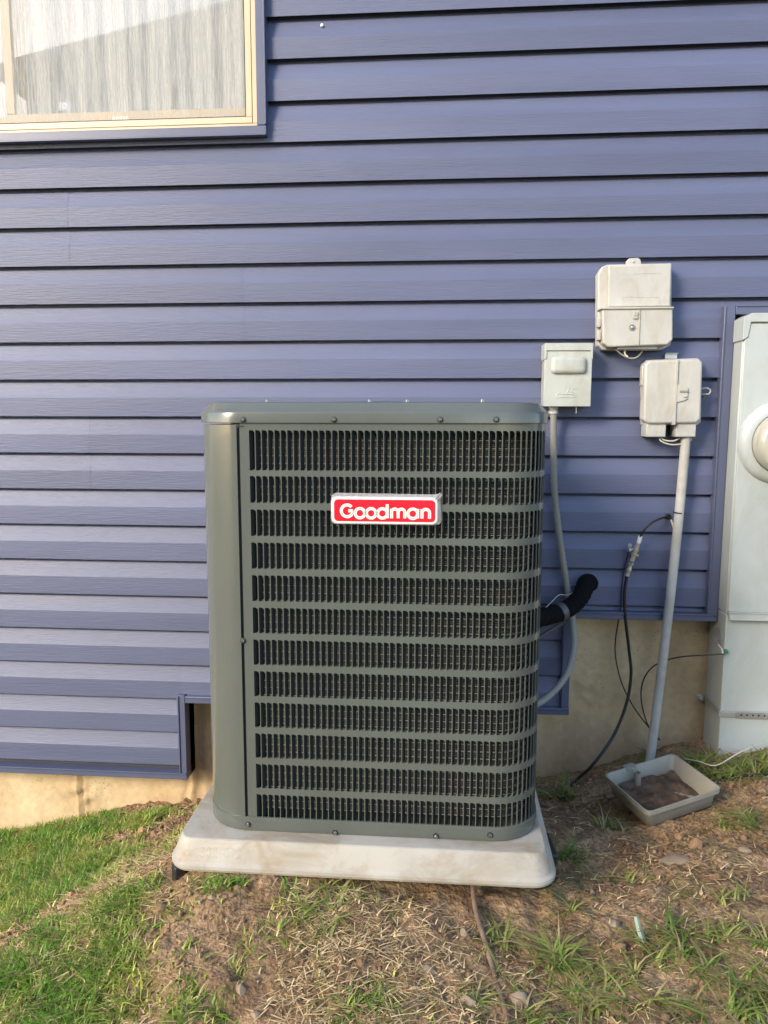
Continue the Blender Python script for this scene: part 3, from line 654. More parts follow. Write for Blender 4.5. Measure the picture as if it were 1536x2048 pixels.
for d_, y_ in ((0,yb-.002),(-.001,yb-.010),(-.004,yb-.0145),(-.012,yb-.017)): lo_.append([(x,y_,z) for x,z in rrect(q0[0]-d_,q1[0]+d_,q0[2]-d_,q1[2]+d_,.013+min(0,d_)*.8,6)])
b.loft(lo_, True, False, True); sub(b.build('raised_panel', M['greybox'], None, ang=60), dcb)
b = MB()                                  # embossed emblem
for pts in ([(1112,792),(1118,786),(1126,789),(1140,788),(1152,793),(1140,795),(1126,794),(1114,796)], [(1134,786),(1138,779),(1146,777),(1155,778)], [(1146,777),(1143,783),(1150,788)]):
    b.tube(spline([W(x,y,yb-.0025) for x,y in pts],5), .0018, 6)
sub(b.build('emblem', M['greybox'], None), dcb)
b = MB(); q = W(1107,815,-.05); b.lathe([(.0155,0),(.0155,-.006),(.013,-.007),(.013,-.012),(.0155,-.013),(.0155,-.022),(.012,-.024)],'z',16,(q[0],-.05,dz0-.002)); sub(b.build('conduit_fitting', M['pvc'], None, ang=40), dcb)
b = MB(); q = W(1152,822,-.04); b.tube([(q[0],-.04,dz0-.002),(q[0]+.001,-.041,q[2]-.004)],.0012,6); b.lathe([(.0003,0),(.003,.001),(.003,.004),(.0003,.006)],'z',8,(q[0],-.04,q[2]-.008)); sub(b.build('seal_wire', M['galv'], None), dcb)
# flexible conduit
def cable(name, pts, r, mt, label, cat, n=10, sp=8, ribs=0, group=None, parent=None):
    P = spline(pts, sp); rr = r
    if ribs: 
        P = spline(pts, ribs); rr = [r*(1+.07*(1 if i % 2 else -1)) for i in range(len(P))]
    b = MB(); b.tube(P, rr, n)
    o = b.build(name, M[mt], parent, ang=70)
    return T(o, label, cat, group) if label else o
cable('flexible_conduit', [W(1107,826,-.05),W(1107,900,-.05),W(1109,980,-.05),W(1117,1060,-.05),W(1127,1130,-.05),W(1138,1195,-.055),W(1146,1250,-.08),W(1147,1300,-.11),W(1131,1352,-.16),W(1095,1394,-.23),W(1050,1420,-.3)], .0112, 'flex', 'grey ribbed flexible conduit hanging from disconnect box behind the air conditioner', 'conduit', 14, ribs=14)
# refrigerant pipe in black foam
b = MB(); P = spline([W(1181,1168,.02),W(1176,1165,-.02),W(1171,1170,-.055),W(1162,1192,-.085),W(1142,1213,-.11),W(1115,1226,-.14),W(1085,1234,-.2),W(1050,1240,-.28)],8); ls = T(b.tube(P, [(.029 if i > 2 else .0265)*(1+.05*math.sin(i*2.3)) for i in range(len(P))], 18).build('refrigerant_pipe', M['foam'], None, ang=60), 'black foam insulated refrigerant pipe bending from wall to the air conditioner', 'pipe')
b = MB(); q = [W(1126,1221,-.128),W(1121,1223.5,-.134),W(1116,1226,-.14)]; b.tube(q, .0304, 18, False); b.build('tape_band', M['tape'], ls)
cable('copper_line', [W(1158,1222,.04),W(1140,1236,-.03),W(1115,1252,-.09),W(1085,1270,-.16),W(1050,1290,-.25)], .0062, 'tape', 'thin grey copper line running below the black insulated pipe', 'pipe')
cable('control_wire', [W(1180,1158,-.01),W(1160,1168,-.06),W(1146,1184,-.08),W(1134,1190,-.1),W(1118,1190,-.12),W(1104,1203,-.15),W(1080,1226,-.2)], .0013, 'whitewire', 'thin white control wire looping over the black insulated pipe', 'wire', 6)

# ---------------------------------------------------------------- telephone interface box
yt = -.09
tb_ = T(empty('telephone_box', (.62, 0, W(1270,690,yt)[2])), 'large beige plastic utility box with a stepped lower cover and top mounting tab', 'utility box')
def poly(pts, y): return [(W(x,yy,y)[0], W(x,yy,y)[2]) for x, yy in pts]
b = MB(); b.prism(poly([(1196,690),(1196,548),(1204,533),(1215,529),(1344,526),(1344,560),(1342,690),(1325,699),(1205,700)], -.05), -.05, -.002); sub(b.build('back_housing', M['beige'], None, bevel=.004, seg=3), tb_)
b = MB(); b.prism(poly([(1216,614),(1217,531),(1343,527),(1341,613)], yt+.012), yt+.012, -.03); sub(b.build('upper_cover', M['beige'], None, bevel=.004, seg=3), tb_)
b = MB(); lo_ = [poly([(1204,618),(1214,615),(1346,613),(1346,680),(1334,690),(1216,694),(1206,686)], yt)]; b.prism(lo_[0], yt, -.03); lc = sub(b.build('lower_cover', M['beige'], None, bevel=.005, seg=3), tb_)
b = MB(); q0 = W(1200,619,yt-.004); q1 = W(1348,612,yt-.004); b.box(q0[0],q1[0],yt-.006,-.04,(q0[2]+q1[2])/2-.003,(q0[2]+q1[2])/2+.002); sub(b.build('cover_lip', M['beige'], None, bevel=.001), tb_)
b = MB(); q0 = W(1277,692,yt-.004); q1 = W(1281,618,yt-.004); b.box(q0[0],q1[0],yt-.004,yt+.01,q0[2],q1[2]); sub(b.build('cover_rib', M['beige'], None, bevel=.001), tb_)
b = MB(); q = W(1264,655,yt); b.lathe([(.0095,0),(.0095,.002),(.0075,.0025),(.007,.0005),(.0002,.0005)],'y',16,(q[0],yt-.001,q[2])); sub(b.build('lock_collar', M['flex'], None), tb_)
b = MB(); b.lathe([(.0048,0),(.0048,.003),(.003,.004)],'y',6,(q[0],yt-.0015,q[2])); sub(b.build('lock_bolt', M['galv'], None), tb_)
b = MB(); q = W(1271,630,yt); 
b.prism([(x+q[0],z+q[2]) for x,z in rrect(-.009,.009,-.014,.012,.006)], yt-.003, yt+.002); lt_ = sub(b.build('latch', M['beige'], None, bevel=.001), tb_)
b = MB(); b.lathe([(.006,.003),(.006,.0055),(.0042,.006),(.004,.004)],'y',14,(q[0],yt,q[2]+.003)); b.box(q[0]-.005,q[0]+.005,yt-.005,yt-.002,q[2]-.011,q[2]-.006); sub(b.build('latch_button', M['beige'], None), tb_)
b = MB(); b.prism(poly([(1252,532),(1253,522),(1258,517),(1276,516),(1281,520),(1283,532)], -.02), -.024, -.006); sub(b.build('mounting_tab', M['beige'], None, bevel=.002), tb_)
q = W(1267,523,-.024); b = MB(); b.lathe([(.004,0),(.004,.002),(.002,.003)],'y',8,(q[0],-.024,q[2])); sub(b.build('tab_screw', M['galv'], None), tb_)
for y0_, y1_ in ((637,655),(662,681)):
    q0 = W(1193,y1_,-.06); q1 = W(1201,y0_,-.06); b = MB(); b.box(q0[0],q1[0],-.072,-.045,q0[2],q1[2]); sub(b.build('hinge', M['beige'], None, bevel=.002), tb_)
q0 = W(1232,700,-.06); q1 = W(1312,688,-.06); b = MB(); b.box(q0[0],q1[0],-.075,-.02,q0[2],q1[2]); sub(b.build('cable_port', M['beige'], None, bevel=.003), tb_)
# raised outline on the upper cover
b = MB()
for pts in ([(1246,608),(1246,594),(1318,594),(1318,608)], [(1262,548),(1320,546)]): b.tube([W(x,y,yt+.0118) for x,y in pts], .0007, 5)
sub(b.build('cover_moulding', M['beige'], None), tb_)
for i, pts in enumerate(([(1230,697),(1242,708),(1258,716),(1272,715),(1282,706),(1286,698)], [(1250,698),(1250,708),(1256,714)])):
    cable('interface_wire', [W(x,y,-.06+.006*j*(1-2*i)) for j,(x,y) in enumerate(pts)], .0026, 'whitewire', ('cream wire looping below the stepped beige utility box','short cream wire stub inside the loop under the stepped beige box')[i], 'wire', 7)

# ---------------------------------------------------------------- cable box
yc = -.085
cb = T(empty('cable_box', (.75, 0, W(1340,850,yc)[2])), 'small beige plastic cable box with centre ridge above the white conduit', 'utility box')
b = MB(); b.prism(poly([(1286,850),(1286,728),(1294,720),(1396,716),(1405,724),(1402,845),(1395,850)], -.04), -.04, -.002); sub(b.build('back_housing', M['beige'], None, bevel=.003), cb)
b = MB(); b.prism(poly([(1287,840),(1290,728),(1298,721),(1398,717),(1406,725),(1402,838),(1393,847),(1296,848)], yc), yc, -.038); sub(b.build('cover', M['beige'], None, bevel=.007, seg=3), cb)
b = MB(); b.prism(poly([(1344,850),(1351,719),(1356.5,719),(1350,850)], yc), yc-.006, yc+.01); sub(b.build('centre_ridge', M['beige'], None, bevel=.001), cb)
b = MB(); b.prism(poly([(1352,768),(1376,776),(1374,798),(1366,802),(1350,805)], yc), yc-.005, yc+.004); hs = sub(b.build('hasp', M['beige'], None, bevel=.0012), cb)
q = W(1369,793,yc); b = MB(); b.lathe([(.0045,.004),(.0045,.007),(.003,.0075)],'y',10,(q[0],yc,q[2])); sub(b.build('hasp_bolt', M['galv'], None), cb)
q0 = W(1359,785,yc); q1 = W(1375,781,yc); b = MB(); b.box(q0[0],q1[0],yc-.0075,yc-.004,q0[2],q1[2]); sub(b.build('hasp_slot', M['flex'], None), cb)
for y0_, y1_ in ((732,772),(800,839)):
    q0 = W(1281,y1_,-.055); q1 = W(1289,y0_,-.055); b = MB(); b.box(q0[0],q1[0],-.066,-.04,q0[2],q1[2]); sub(b.build('hinge', M['beige'], None, bevel=.0025), cb)
b = MB(); b.tube([W(1402,777,-.05),W(1414,776,-.05),W(1420,779,-.05),W(1421,783,-.05),W(1418,788,-.05),W(1402,789,-.05)], .0026, 8); sub(b.build('lock_loop', M['beige'], None), cb)
b = MB(); q0 = W(1404,796,-.04); q1 = W(1414,789,-.04); b.box(q0[0],q1[0],-.045,-.035,q0[2],q1[2]); sub(b.build('loop_tab', M['tape'], None, bevel=.001), cb)
b = MB(); q0 = W(1330,718,-.02); q1 = W(1355,706,-.02); b.box(q0[0],q1[0],-.02,-.014,q0[2],q1[2]); b.box(q0[0],q1[0],-.03,-.02,q1[2]-.003,q1[2]); sub(b.build('mounting_bracket', M['galv'], None, bevel=.001), cb)
for x0_, x1_ in ((1291,1332),(1350,1392)):
    q0 = W(x0_,874,-.07); q1 = W(x1_,846,-.07); b = MB(); b.box(q0[0],q1[0],-.075,-.012,q0[2],q1[2]+.01); sub(b.build('cable_port', M['beige'], None, bevel=.003), cb)
for i, pts in enumerate(([(1318,872),(1322,882),(1340,889),(1362,888),(1380,882),(1382,877)], [(1318,872),(1328,880),(1346,882),(1360,876),(1364,871)])):
    cable('cable_box_wire', [W(x,y,-.05-.012*math.sin(j)) for j,(x,y) in enumerate(pts)], .0026, 'whitewire', ('longer cream wire loop crossing the white conduit under the cable box','shorter cream wire loop under the cable box beside white conduit')[i], 'wire', 7)
# white conduit
pc = T(cable('conduit', [W(1372,866,-.05),W(1368,920,-.05),W(1353,1080,-.05),W(1334,1250,-.05),W(1313,1420,-.05),W(1296,1550,-.05)], .0152, 'pvc', None, None, 18), 'pale grey straight plastic conduit leaning down from cable box to the soil', 'conduit')
b = MB(); q = W(1357,1025,-.05); b.tube([(q[0]-.0,-.05,q[2]+.001),(q[0]-.0005,-.05,q[2]-.003)],.0162,18,False); q2 = W(1372,1027,-.055); b.box(q[0]+.015,q2[0],-.056,-.052,q2[2]-.001,q2[2]+.001); b.build('cable_tie', M['cable'], pc)
cable('drip_wire', [W(1341,1036,-.004),W(1345,1048,-.02),W(1349,1062,-.035)], .0032, 'whitewire', 'short beige wire stub between the cable clip and the white conduit', 'wire', 7)

# ---------------------------------------------------------------- coax and grounding wires
b = MB(); q = W(1334,1032,-.004); b.lathe([(.009,0),(.009,.003),(.006,.007),(.0055,.004),(.0002,.004)],'y',12,(q[0],-.014,q[2])); T(b.build('cable_grommet', M['cable'], None), 'small dark cable entry bushing in siding left of white conduit', 'bushing')
cable('coax_jumper', [W(1334,1034,-.006),W(1322,1037,-.04),W(1305,1045,-.055),W(1290,1058,-.055),W(1280,1074,-.05)], .0034, 'cable', 'short black coax jumper arching from wall to the metal connector', 'cable', 9)
gb = T(empty('ground_block', tuple(W(1266,1110,-.035))), 'brass coloured coax ground block hanging between two black cables', 'connector')
def gpart(name, p0, p1, rr, mt, n=10):
    rr = [v*1.6 for v in rr]; a_ = np.array(W(*p0)); c_ = np.array(W(*p1)); b = MB(); k_ = len(rr); b.tube([a_+(c_-a_)*i/(k_-1) for i in range(k_)], rr, n); return sub(b.build(name, M[mt], None, ang=40), gb)
gpart('boot', (1281,1072,-.047), (1277,1086,-.045), [.0042,.0045,.0044], 'white')
gpart('upper_connector', (1277,1086,-.045), (1273,1096,-.042), [.0036,.0036,.0048,.0048], 'brass', 6)
gpart('barrel', (1273,1095,-.042), (1264,1122,-.036), [.0055,.006,.006,.0052,.0045,.0048,.005,.005], 'brass', 12)
gpart('flange_nut', (1269.5,1107,-.0385), (1268.5,1110,-.038), [.009,.009], 'brass', 6)
gpart('lower_connector', (1263,1125,-.036), (1254,1152,-.034), [.0052,.0052,.0034,.004,.0052,.0052,.004,.0048,.0048], 'brass', 8)
gpart('clamp_screw', (1264,1099,-.04), (1256,1100,-.046), [.0036,.0036,.005,.005], 'galv', 8)
gpart('clamp_screw', (1262,1092,-.04), (1260,1091,-.048), [.0026,.0026,.0045,.0045], 'galv', 8)
def gx(px, py, up=.004): q = G(px, py); return (q[0], q[1], float(gz(q[0],q[1]))+up)
cable('coax_cable', [W(1254,1150,-.034),W(1249,1185,-.034),W(1250,1230,-.03),W(1258,1300,-.02),W(1262,1350,-.02),W(1252,1410,-.03),W(1225,1475,-.05),W(1185,1530,-.1),gx(1150,1572,.004),gx(1120,1600,.001),gx(1095,1622,-.01)], .0052, 'cable', 'thick black coax cable curving down the wall to the soil behind pad', 'cable', 10)
cable('ground_wire', [W(1257,1103,-.046),W(1254,1115,-.03),W(1248,1140,-.02),W(1243,1180,-.02),W(1241,1215,-.02),W(1231,1280,.02),W(1232,1320,.02),W(1245,1370,.01),W(1268,1415,.0),W(1298,1455,-.02),W(1319,1479,-.03),W(1310,1472,-.035),W(1295,1448,-.02),W(1284,1410,0),W(1283,1375,.01),W(1295,1345,.0),W(1320,1325,-.02),W(1360,1314,-.06),W(1410,1310,-.1),W(1448,1308,-.115)], .0024, 'thinwire', 'thin dark ground wire looping across the concrete to the meter cabinet', 'wire', 7)
cable('old_cable', [gx(1405,1568,.004),gx(1440,1566,.006),gx(1490,1560,.004),gx(1545,1548,.004),gx(1600,1545,0)], .005, 'cable', 'dark cable lying in grass right of the grey tray', 'cable', 8)
cable('loose_wire', [gx(1368,1536,.03),np.array(gx(1395,1546,.035)),np.array(gx(1430,1550,.04)),np.array(gx(1470,1540,.05)),np.array(gx(1505,1526,.06)),np.array(gx(1536,1512,.06)),np.array(gx(1570,1500,.05))], .0018, 'whitewire', 'loose white wire snaking over the grass below the meter cabinet', 'wire', 7)

# ---------------------------------------------------------------- meter cabinet
ym = -.1
mc = T(empty('meter_cabinet', (1.12, 0, -.1)), 'tall pale grey steel electric meter cabinet at the right edge', 'meter cabinet')
mx0, mx1 = .927, 1.375; mzs = W(1440,1230,ym)[2]; mtop = W(1490,628,ym)[2]
b = MB(); b.box(mx0,mx1,ym+.004,.05,mzs+.002,mtop-.012); sub(b.build('cabinet_body', M['meter'], None, bevel=.004), mc)
b = MB(); b.box(mx0+.002,mx1-.002,ym+.006,.05,-.4,mzs); sub(b.build('lower_duct', M['meter'], None, bevel=.003), mc)
b = MB(); b.box(mx0+.003,mx1-.003,ym-.004,ym+.0035,mzs+.012,mtop-.03); fc = sub(b.build('front_cover', M['meter'], None, bevel=.002), mc)
b = MB(); hz = mtop-.05; b.prism([(mx0-.004,hz-.03),(mx0-.004,mtop-.012),(mx0+.02,mtop+.002),(mx1-.02,mtop+.002),(mx1+.004,mtop-.012),(mx1+.004,hz-.03),(mx1-.012,hz-.02),(mx1-.018,mtop-.025),(mx0+.018,mtop-.025),(mx0+.012,hz-.02)], ym-.008, .045); sub(b.build('top_hood', M['meter'], None, bevel=.0015), mc)
q = W(1560,885,ym); mcx, mcz = q[0], q[2]
b = MB(); b.lathe([(.132,0),(.13,.008),(.122,.02),(.108,.027),(.098,.027),(.098,.02)],'y',40,(mcx,ym-.003,mcz),cap=False); sub(b.build('meter_ring', M['meter'], None, ang=60), mc)
b = MB(); b.lathe([(.096,.02),(.096,.05),(.092,.075),(.08,.085),(.0003,.088)],'y',36,(mcx,ym-.003,mcz)); mg = sub(b.build('meter_glass', M['mglass'], None, ang=60), mc)
b = MB(); b.box(mcx-.055,mcx+.055,ym-.06,ym-.02,mcz-.055,mcz+.06); sub(b.build('meter_register', M['white'], None, bevel=.004), mc)
b = MB(); b.box(mcx-.042,mcx+.042,ym-.062,ym-.058,mcz+.012,mcz+.042); sub(b.build('meter_display', M['tape'], None, bevel=.002), mc)
b = MB(); b.box(mcx-.035,mcx+.035,ym-.062,ym-.058,mcz-.04,mcz-.012); sub(b.build('meter_plate', M['galv'], None, bevel=.002), mc)
# band between the two boxes, ground lug, knockouts, anchor strap
b = MB(); b.box(mx0+.006,mx1+.004,ym-.012,ym+.002,mzs-.012,mzs+.012); b.box(mx0+.006,mx1+.004,ym-.016,ym-.011,mzs-.013,mzs-.01); b.box(mx0+.006,mx1+.004,ym-.016,ym-.011,mzs+.01,mzs+.013); sub(b.build('cover_flange', M['meter'], None, bevel=.001), mc)
kz = W(1434,1275,-.04)[2]
for rr_ in (.032,.024,.015):
    b = MB(); b.lathe([(rr_,-.0005),(rr_,.001),(rr_-.003,.0018),(rr_-.005,.001),(rr_-.005,-.0005)],'x',28,(0,-.035,kz),cap=False); 
    for i, v in enumerate(b.v): b.v[i] = (mx0+.002-v[0], v[1], v[2])
    sub(b.build('knockout_ring', M['galv'], None), mc)
b = MB(); q = W(1452,1303,ym-.006); b.lathe([(.008,0),(.008,.004),(.006,.009),(.003,.01)],'y',6,(q[0],ym-.002,q[2])); sub(b.build('ground_screw', M['green'], None), mc)
b = MB(); b.tube([W(1437,1290,-.07),W(1444,1299,-.1),W(1446,1308,-.112)], .004, 8); sub(b.build('ground_lug', M['pvc'], None), mc)
sz = W(1430,1427,ym)[2]
b = MB(); b.box(mx0+.05,mx1+.02,ym-.004,ym+.0045,sz-.012,sz+.01); b.box(mx0-.006,mx0+.05,ym-.0025,ym+.004,sz-.01,sz+.008); b.box(mx0-.004,mx0-.0015,ym-.002,.05,sz-.01,sz+.008); b.box(mx0-.03,mx0-.003,.044,.048,sz-.008,sz+.009); st = sub(b.build('anchor_strap', M['galv'], None, bevel=.001), mc)
for i in range(16):
    b = MB(); b.lathe([(.0032,.0),(.0032,.0008),(.0002,.0009)],'y',8,(mx0+.065+i*.0185,ym-.004,sz-.001)); b_ = sub(b.build('strap_hole', M['black'], None), mc)
b = MB(); b.lathe([(.008,0),(.008,.012),(.005,.014)],'y',6,(mx0-.017,.044,sz)); sub(b.build('anchor_bolt', M['galv'], None), mc)

# ---------------------------------------------------------------- grey tray on the soil
tc0 = G(1312,1610); tz = -.06
tray = T(empty('plastic_tray', (.655,-.405,-.012), R(24)), 'open grey plastic box cover lying on the soil holding dirt', 'tray')
hx, hy, hh = .122, .094, .062
b = MB(); outer = [(.82,0),(.86,.004),(.99,hh-.012),(1.0,hh-.011)]; 
def tl(s_, z, d=0): return [(x, y, z) for x, y in rrect(-hx*s_-d, hx*s_+d, -hy*s_-d, hy*s_+d, .016, 4)]
b.loft([tl(.9,0), tl(.93,.004), tl(1,hh-.014), tl(1,hh-.013,.007), tl(1,hh,.007), tl(1,hh,.003), tl(1,hh-.006,-.0015), tl(.92,.006,-.004)], True, True, True); sub_ = b.build('tray_shell', M['flex'], tray, ang=40)
sub_.data.materials.clear(); sub_.data.materials.append(mat('grey_abs', (.26,.245,.205), .5, var=.12, vscale=12, bump=.08, bscale=80))
b = MB(); b.lathe([(.011,.004),(.010,.06),(.0095,hh-.004),(.0055,hh-.004),(.005,hh-.02),(.0002,hh-.021)],'z',14,(-.03,hy-.026,0)); post = b.build('screw_post', sub_.data.materials[0], tray)
b = MB(); b.box(-.05,-.012,hy-.006,hy+.022,hh-.005,hh-.001); b.build('tray_tab', sub_.data.materials[0], tray, bevel=.002)
gx_, gy_ = np.meshgrid(np.linspace(-.108,.108,44), np.linspace(-.079,.079,32)); gzz = .012+.032*fbm(gx_*34+3,gy_*34,5)+.02*np.clip((gy_*.6-gx_*.3)/.12+.2,0,1)
b = MB(); b.loft([[(gx_[i,j],gy_[i,j],gzz[i,j]) for j in range(44)] for i in range(32)], closed=False); T(b.build('dirt_fill', mat('wet_dirt',(.085,.052,.03),.75,var=.6,vscale=40,bump=.8,bscale=90), None), 'dark damp dirt lying in the grey plastic tray', 'dirt', kind=None)
dirt = bpy.data.objects['dirt_fill']; dirt.location = tray.location; dirt.rotation_euler = tray.rotation_euler
tray.rotation_euler = (R(5), R(-6), R(24)); dirt.rotation_euler = tray.rotation_euler

# ---------------------------------------------------------------- stones, root, tag
def rock(seed, sx, sy, sz):
    bm = bmesh.new(); bmesh.ops.create_icosphere(bm, subdivisions=2, radius=1); r_ = random.Random(seed)
    pl_ = [(Vector((r_.uniform(-1,1),r_.uniform(-1,1),r_.uniform(-.6,1))).normalized(), r_.uniform(.55,.85)) for _ in range(7)]
    for v in bm.verts:
        for n_, d_ in pl_:
            e = v.co.dot(n_)-d_
            if e > 0: v.co -= n_*e
        v.co = Vector((v.co.x*sx, v.co.y*sy, v.co.z*sz))
    me = bpy.data.meshes.new('stone'); bm.to_mesh(me); bm.free(); me.shade_smooth(); me.set_sharp_from_angle(angle=R(28)); me.materials.append(M['stone']); return me
STONES = [(1348,1722,.045,.026,.012,'flat tan stone slab on bare soil below the grey tray'),(1036,1998,.02,.017,.016,'rounded grey brown stone near the bottom right of the buried cable'),(938,2008,.02,.014,.013,'pale tan stone at bottom centre left of the buried cable'),
 (928,1872,.012,.011,.01,'small pale stone on soil below the hollow under pad'),(482,1978,.012,.013,.011,'brown pebble among straw at bottom left of centre'),(858,1945,.014,.012,.01,'brown stone below the straw clump at bottom centre'),(425,1805,.012,.008,.01,'pale upright stone chip at the lawn edge near pad corner'),
 (642,1953,.011,.008,.008,'pale stone chip beneath the long grass blades at bottom'),(1228,1855,.014,.012,.008,'ochre stone on bare soil right of the grass tufts'),(1185,1782,.007,.008,.008,'small white stone right of the pad corner'),(1490,1703,.018,.012,.008,'pale yellowish stone at the right edge below grass tuft'),(510,2038,.01,.008,.008,'small pale pebble at the bottom edge among straw'),(1220,1597,.02,.012,.012,'tan stone chunk on soil left of the grey tray')]
for i, (px, py, a_, b_, c_, lb) in enumerate(STONES):
    q = G(px, py); o = T(link('stone', rock(i, a_, b_, c_)), lb, 'stone', 'stones on the soil'); o.location = (q[0], q[1], float(gz(q[0],q[1]))+c_*.35); o.rotation_euler[2] = random.uniform(-.4,.4)
cable('buried_cable', [gx(945,1760,.03),gx(945,1790,.02),gx(952,1840,.012),gx(968,1890,.006),gx(985,1935,.004),gx(1000,1985,.003),gx(1012,2030,.002),gx(1020,2080,.002)], .0055, 'root', 'brown muddy cable running down the soil from under the pad', 'cable', 9)
b = MB(); q = G(1278,1885); z_ = float(gz(q[0],q[1])); b.tube([(q[0]-.006,q[1]+.01,z_+.045),(q[0],q[1],z_+.02),(q[0]+.008,q[1]-.006,z_-.004)], [.0045,.006,.0065], 4); o = T(b.build('plastic_tag', M['greentag'], None), 'translucent green plastic scrap sticking out of the soil', 'plastic scrap')

# gravel and crumbs of soil too small to pick apart
bm = bmesh.new(); bmesh.ops.create_icosphere(bm, subdivisions=1, radius=1); bv = np.array([v.co[:] for v in bm.verts]); bf = np.array([[v.index for v in f.verts] for f in bm.faces]); bm.free()
def crumbs(name, n, mu, sg, mt, label, cat):
    gxx = rng.uniform(-1.1,1.3,n); gyy = rng.uniform(-1.42,.02,n); keep = (lawn(gxx,gyy) < .4) & (rng.random(n) < np.clip(.5+2.5*fbm(gxx*6,gyy*6+30,3),.08,1))
    keep &= ~((np.abs(gxx-padc[0]) < .45)&(gyy > -1.05)&(gyy < -.12)); gxx, gyy = gxx[keep], gyy[keep]; n = len(gxx); s_ = rng.lognormal(mu,sg,n)
    V = bv[None]*(1+.45*(rng.random((n,len(bv),1))-.5))*s_[:,None,None]*rng.uniform(.55,1.35,(n,1,3)); V += np.stack([gxx,gyy,gz(gxx,gyy)+s_*.25],1)[:,None]
    FF = (bf[None]+np.arange(n)[:,None,None]*len(bv)).reshape(-1,3)
    me = bpy.data.meshes.new(name); me.from_pydata(V.reshape(-1,3).tolist(), [], FF.tolist()); me.materials.append(mt); T(link(name, me), label, cat, kind='stuff')
crumbs('gravel', 1300, -6.0, .45, mat('gravel',(.36,.27,.18),.9,var=.4,vscale=14), 'small pale pebbles scattered over the bare soil', 'gravel')
crumbs('soil_crumbs', 24000, -6.0, .55, mat('soil_crumb',(.24,.145,.078),.95,var=.45,vscale=11), 'loose brown crumbs of soil on the bare ground', 'soil')

# ---------------------------------------------------------------- grass and straw
def blades(name, x, y, z, h, w, lean, az, tint, mt, label, cat, seg=3, curl=1.0):
    n = len(x); t = np.linspace(0,1,seg+1); ca, sa = np.cos(az), np.sin(az)
    V = np.zeros((n, seg*2+1, 3)); 
    for i, ti in enumerate(t):
        ln = lean*(ti**(1.0+curl*.8)); up = h*np.sqrt(np.maximum(.02, ti**2-(lean/h*ti)**2*.35)) if False else h*ti*np.maximum(.15, 1-.45*(lean/h)*ti)
        cx, cy, cz = x+ca*ln, y+sa*ln, z+up-.004
        ww = w*(1-ti**1.6)*.5 if i < seg else 0
        if i < seg:
            V[:,2*i] = np.stack([cx-sa*ww, cy+ca*ww, cz],1); V[:,2*i+1] = np.stack([cx+sa*ww, cy-ca*ww, cz],1)
        else: V[:,2*seg] = np.stack([cx,cy,cz],1)
    nv = seg*2+1; f = []
    tri = []
    for i in range(seg-1): a_ = 2*i; tri += [(a_,a_+1,a_+3),(a_,a_+3,a_+2)]
    tri.append((2*seg-2, 2*seg-1, 2*seg)); tri = np.array(tri)
    FF = (tri[None]+np.arange(n)[:,None,None]*nv).reshape(-1,3)
    me = bpy.data.meshes.new(name); me.vertices.add(n*nv); me.vertices.foreach_set('co', V.reshape(-1).astype(np.float32))
    me.loops.add(len(FF)*3); me.polygons.add(len(FF)); me.polygons.foreach_set('loop_start', np.arange(0,len(FF)*3,3,dtype=np.int32)); me.loops.foreach_set('vertex_index', FF.reshape(-1).astype(np.int32)); me.update(calc_edges=True)
    ca_ = me.color_attributes.new('tint','FLOAT_COLOR','POINT'); cc = np.ones((n,nv,4),np.float32); cc[:,:,:3] = tint[:,None,:]; ca_.data.foreach_set('color', cc.reshape(-1))
    me.shade_smooth(); me.materials.append(M[mt]); return T(link(name, me), label, cat, kind='stuff')
def notpad(x, y): return ~((np.abs(x-padc[0]) < .455)&(y > -1.03)&(y < -.12))
N = 260000; x = rng.uniform(-1.95,.0,N); y = rng.uniform(-1.42,.055,N); d = lawn(x,y); k = (rng.random(N) < d**1.25*.78)&notpad(x,y); x, y = x[k], y[k]; n = len(x)
yel = np.clip(.42+2.2*fbm(x*9+20,y*9,3)+rng.normal(0,.22,n)+(.55-d[k])*.7,0,1)[:,None]
tint = (1-yel)*np.array([.13,.27,.03])+yel*np.array([.46,.46,.1]); tint *= rng.uniform(.5,1.5,(n,1))
dry = rng.random(n) < .16; tint[dry] = np.array([.46,.36,.18])*rng.uniform(.6,1.2,(dry.sum(),1))
h = rng.uniform(.016,.046,n)*(.6+.5*d[k]); blades('lawn_grass', x, y, gz(x,y), h, rng.uniform(.003,.0055,n), h*rng.uniform(.25,1.7,n), rng.uniform(0,2*np.pi,n), tint, 'grass', 'short green lawn grass thinning towards the pad on the left', 'grass')
# coarse tufts on the right and in front
X_, Y_, H_, Wd, Le, Az, Ti = [],[],[],[],[],[],[]
for cx, cy, rx, ry, w, _ in TUFT:
    ncl = int(3+9*w*(rx*ry/.004)**.5)
    for _c in range(ncl):
        ux, uy = cx+rng.normal(0,rx*.5), min(.05, cy+rng.normal(0,ry*.5)); nb = int(rng.integers(5,14)*w+3); main = rng.uniform(0,2*np.pi)
        X_.append(ux+rng.normal(0,.008,nb)); Y_.append(uy+rng.normal(0,.008,nb)); hh_ = rng.uniform(.03,.085,nb)*(.65+.45*w); H_.append(hh_)
        Wd.append(rng.uniform(.003,.0062,nb)); Le.append(hh_*rng.uniform(.8,2.2,nb)); Az.append(main+rng.normal(0,.9,nb))
        yl = np.clip(rng.normal(.45,.28),0,1); tt = ((1-yl)*np.array([.1,.2,.03])+yl*np.array([.36,.36,.1]))*rng.uniform(.7,1.25,(nb,1)); dr = rng.random(nb) < .2; tt[dr] = np.array([.38,.29,.15])*rng.uniform(.6,1.1,(dr.sum(),1)); Ti.append(tt)
X_, Y_, H_, Wd, Le, Az, Ti = [np.concatenate(q) for q in (X_,Y_,H_,Wd,Le,Az,Ti)]
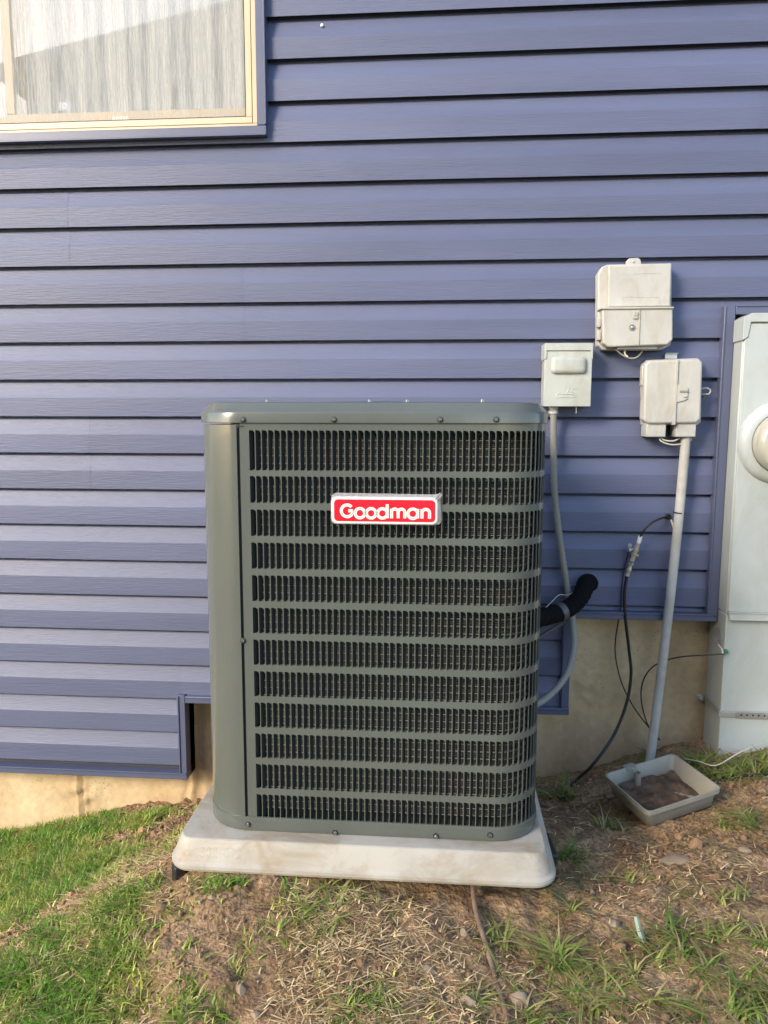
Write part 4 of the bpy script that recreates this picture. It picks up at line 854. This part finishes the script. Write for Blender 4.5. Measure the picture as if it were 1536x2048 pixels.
k = notpad(X_,Y_) & ~((np.abs(X_-.655) < .15)&(np.abs(Y_+.405) < .14)); X_, Y_, H_, Wd, Le, Az, Ti = [q[k] for q in (X_,Y_,H_,Wd,Le,Az,Ti)]
blades('grass_tufts', X_, Y_, gz(X_,Y_), H_, Wd, Le, Az, Ti, 'grass', 'coarse long-bladed grass tufts scattered over the bare soil', 'grass', 4, 1.2)
# long single blades in front of the pad and by the wall
# straw
N = 190000; x = rng.uniform(-1.5,1.2,N); y = rng.uniform(-1.42,.03,N); L0 = lawn(x,y); pn = np.clip(.45+2.2*fbm(x*5+8,y*5+3,3),0,1)
mid = np.clip(1.1-((x+.38)/.62)**2,np.where(x < -.3,.42,.13),1); front = np.clip((-.55-y)/.35,.15,1)
k = (rng.random(N) < pn*mid*front*.95)&notpad(x,y); x, y = x[k], y[k]; n = len(x)
tint = np.array([.62,.455,.24])*rng.uniform(.3,1.7,(n,1))*np.array([1,1,1])+rng.normal(0,.015,(n,3)); tint = np.clip(tint,.02,1); br = rng.random(n) < .22; tint[br] = np.array([.36,.2,.1])*rng.uniform(.6,1.1,(br.sum(),1))
ln = rng.uniform(.015,.05,n); blades('straw_litter', x, y, gz(x,y)+rng.uniform(.002,.012,n), rng.uniform(.002,.016,n), rng.uniform(.0015,.0032,n), ln, rng.normal(.35,.9,n)+np.pi*(rng.random(n) < .5), tint, 'litter', 'dry tan straw and dead grass littering the soil', 'straw', 3, .3)

# ---------------------------------------------------------------- neighbour's house, mirrored in the window
nb = T(empty('neighbour_house', (-3.7,-12,-.3)), 'grey gabled house standing across the yard, mirrored in the window', 'house')
b = MB(); b.box(-4.4,4.7,-6,0,0,7.5); b.build('wall', mat('neighbour_siding',(.45,.43,.4),.7), nb, False)
b = MB(); b.prism([(-4.8,7.8),(1.2,9.0),(5.1,7.75),(5.1,8.0),(1.2,9.25),(-4.8,8.05)], .35, -6.3); b.prism([(-4.4,7.5),(-4.4,7.88),(1.2,9.0),(4.7,7.85),(4.7,7.5)], -.005, -6); b.build('roof', mat('shingles',(.12,.115,.11),.9), nb, False)
for wx in (-2.4,.4,3.2):
    for wz in (1,3.9):
        b = MB(); b.box(wx-.5,wx+.5,-.05,.03,wz,wz+1.3); f_ = b.build('window', M['white'], nb, False); b = MB(); b.box(wx-.42,wx+.42,-.04,.045,wz+.08,wz+1.22); b.build('pane', M['glass'], f_, False)
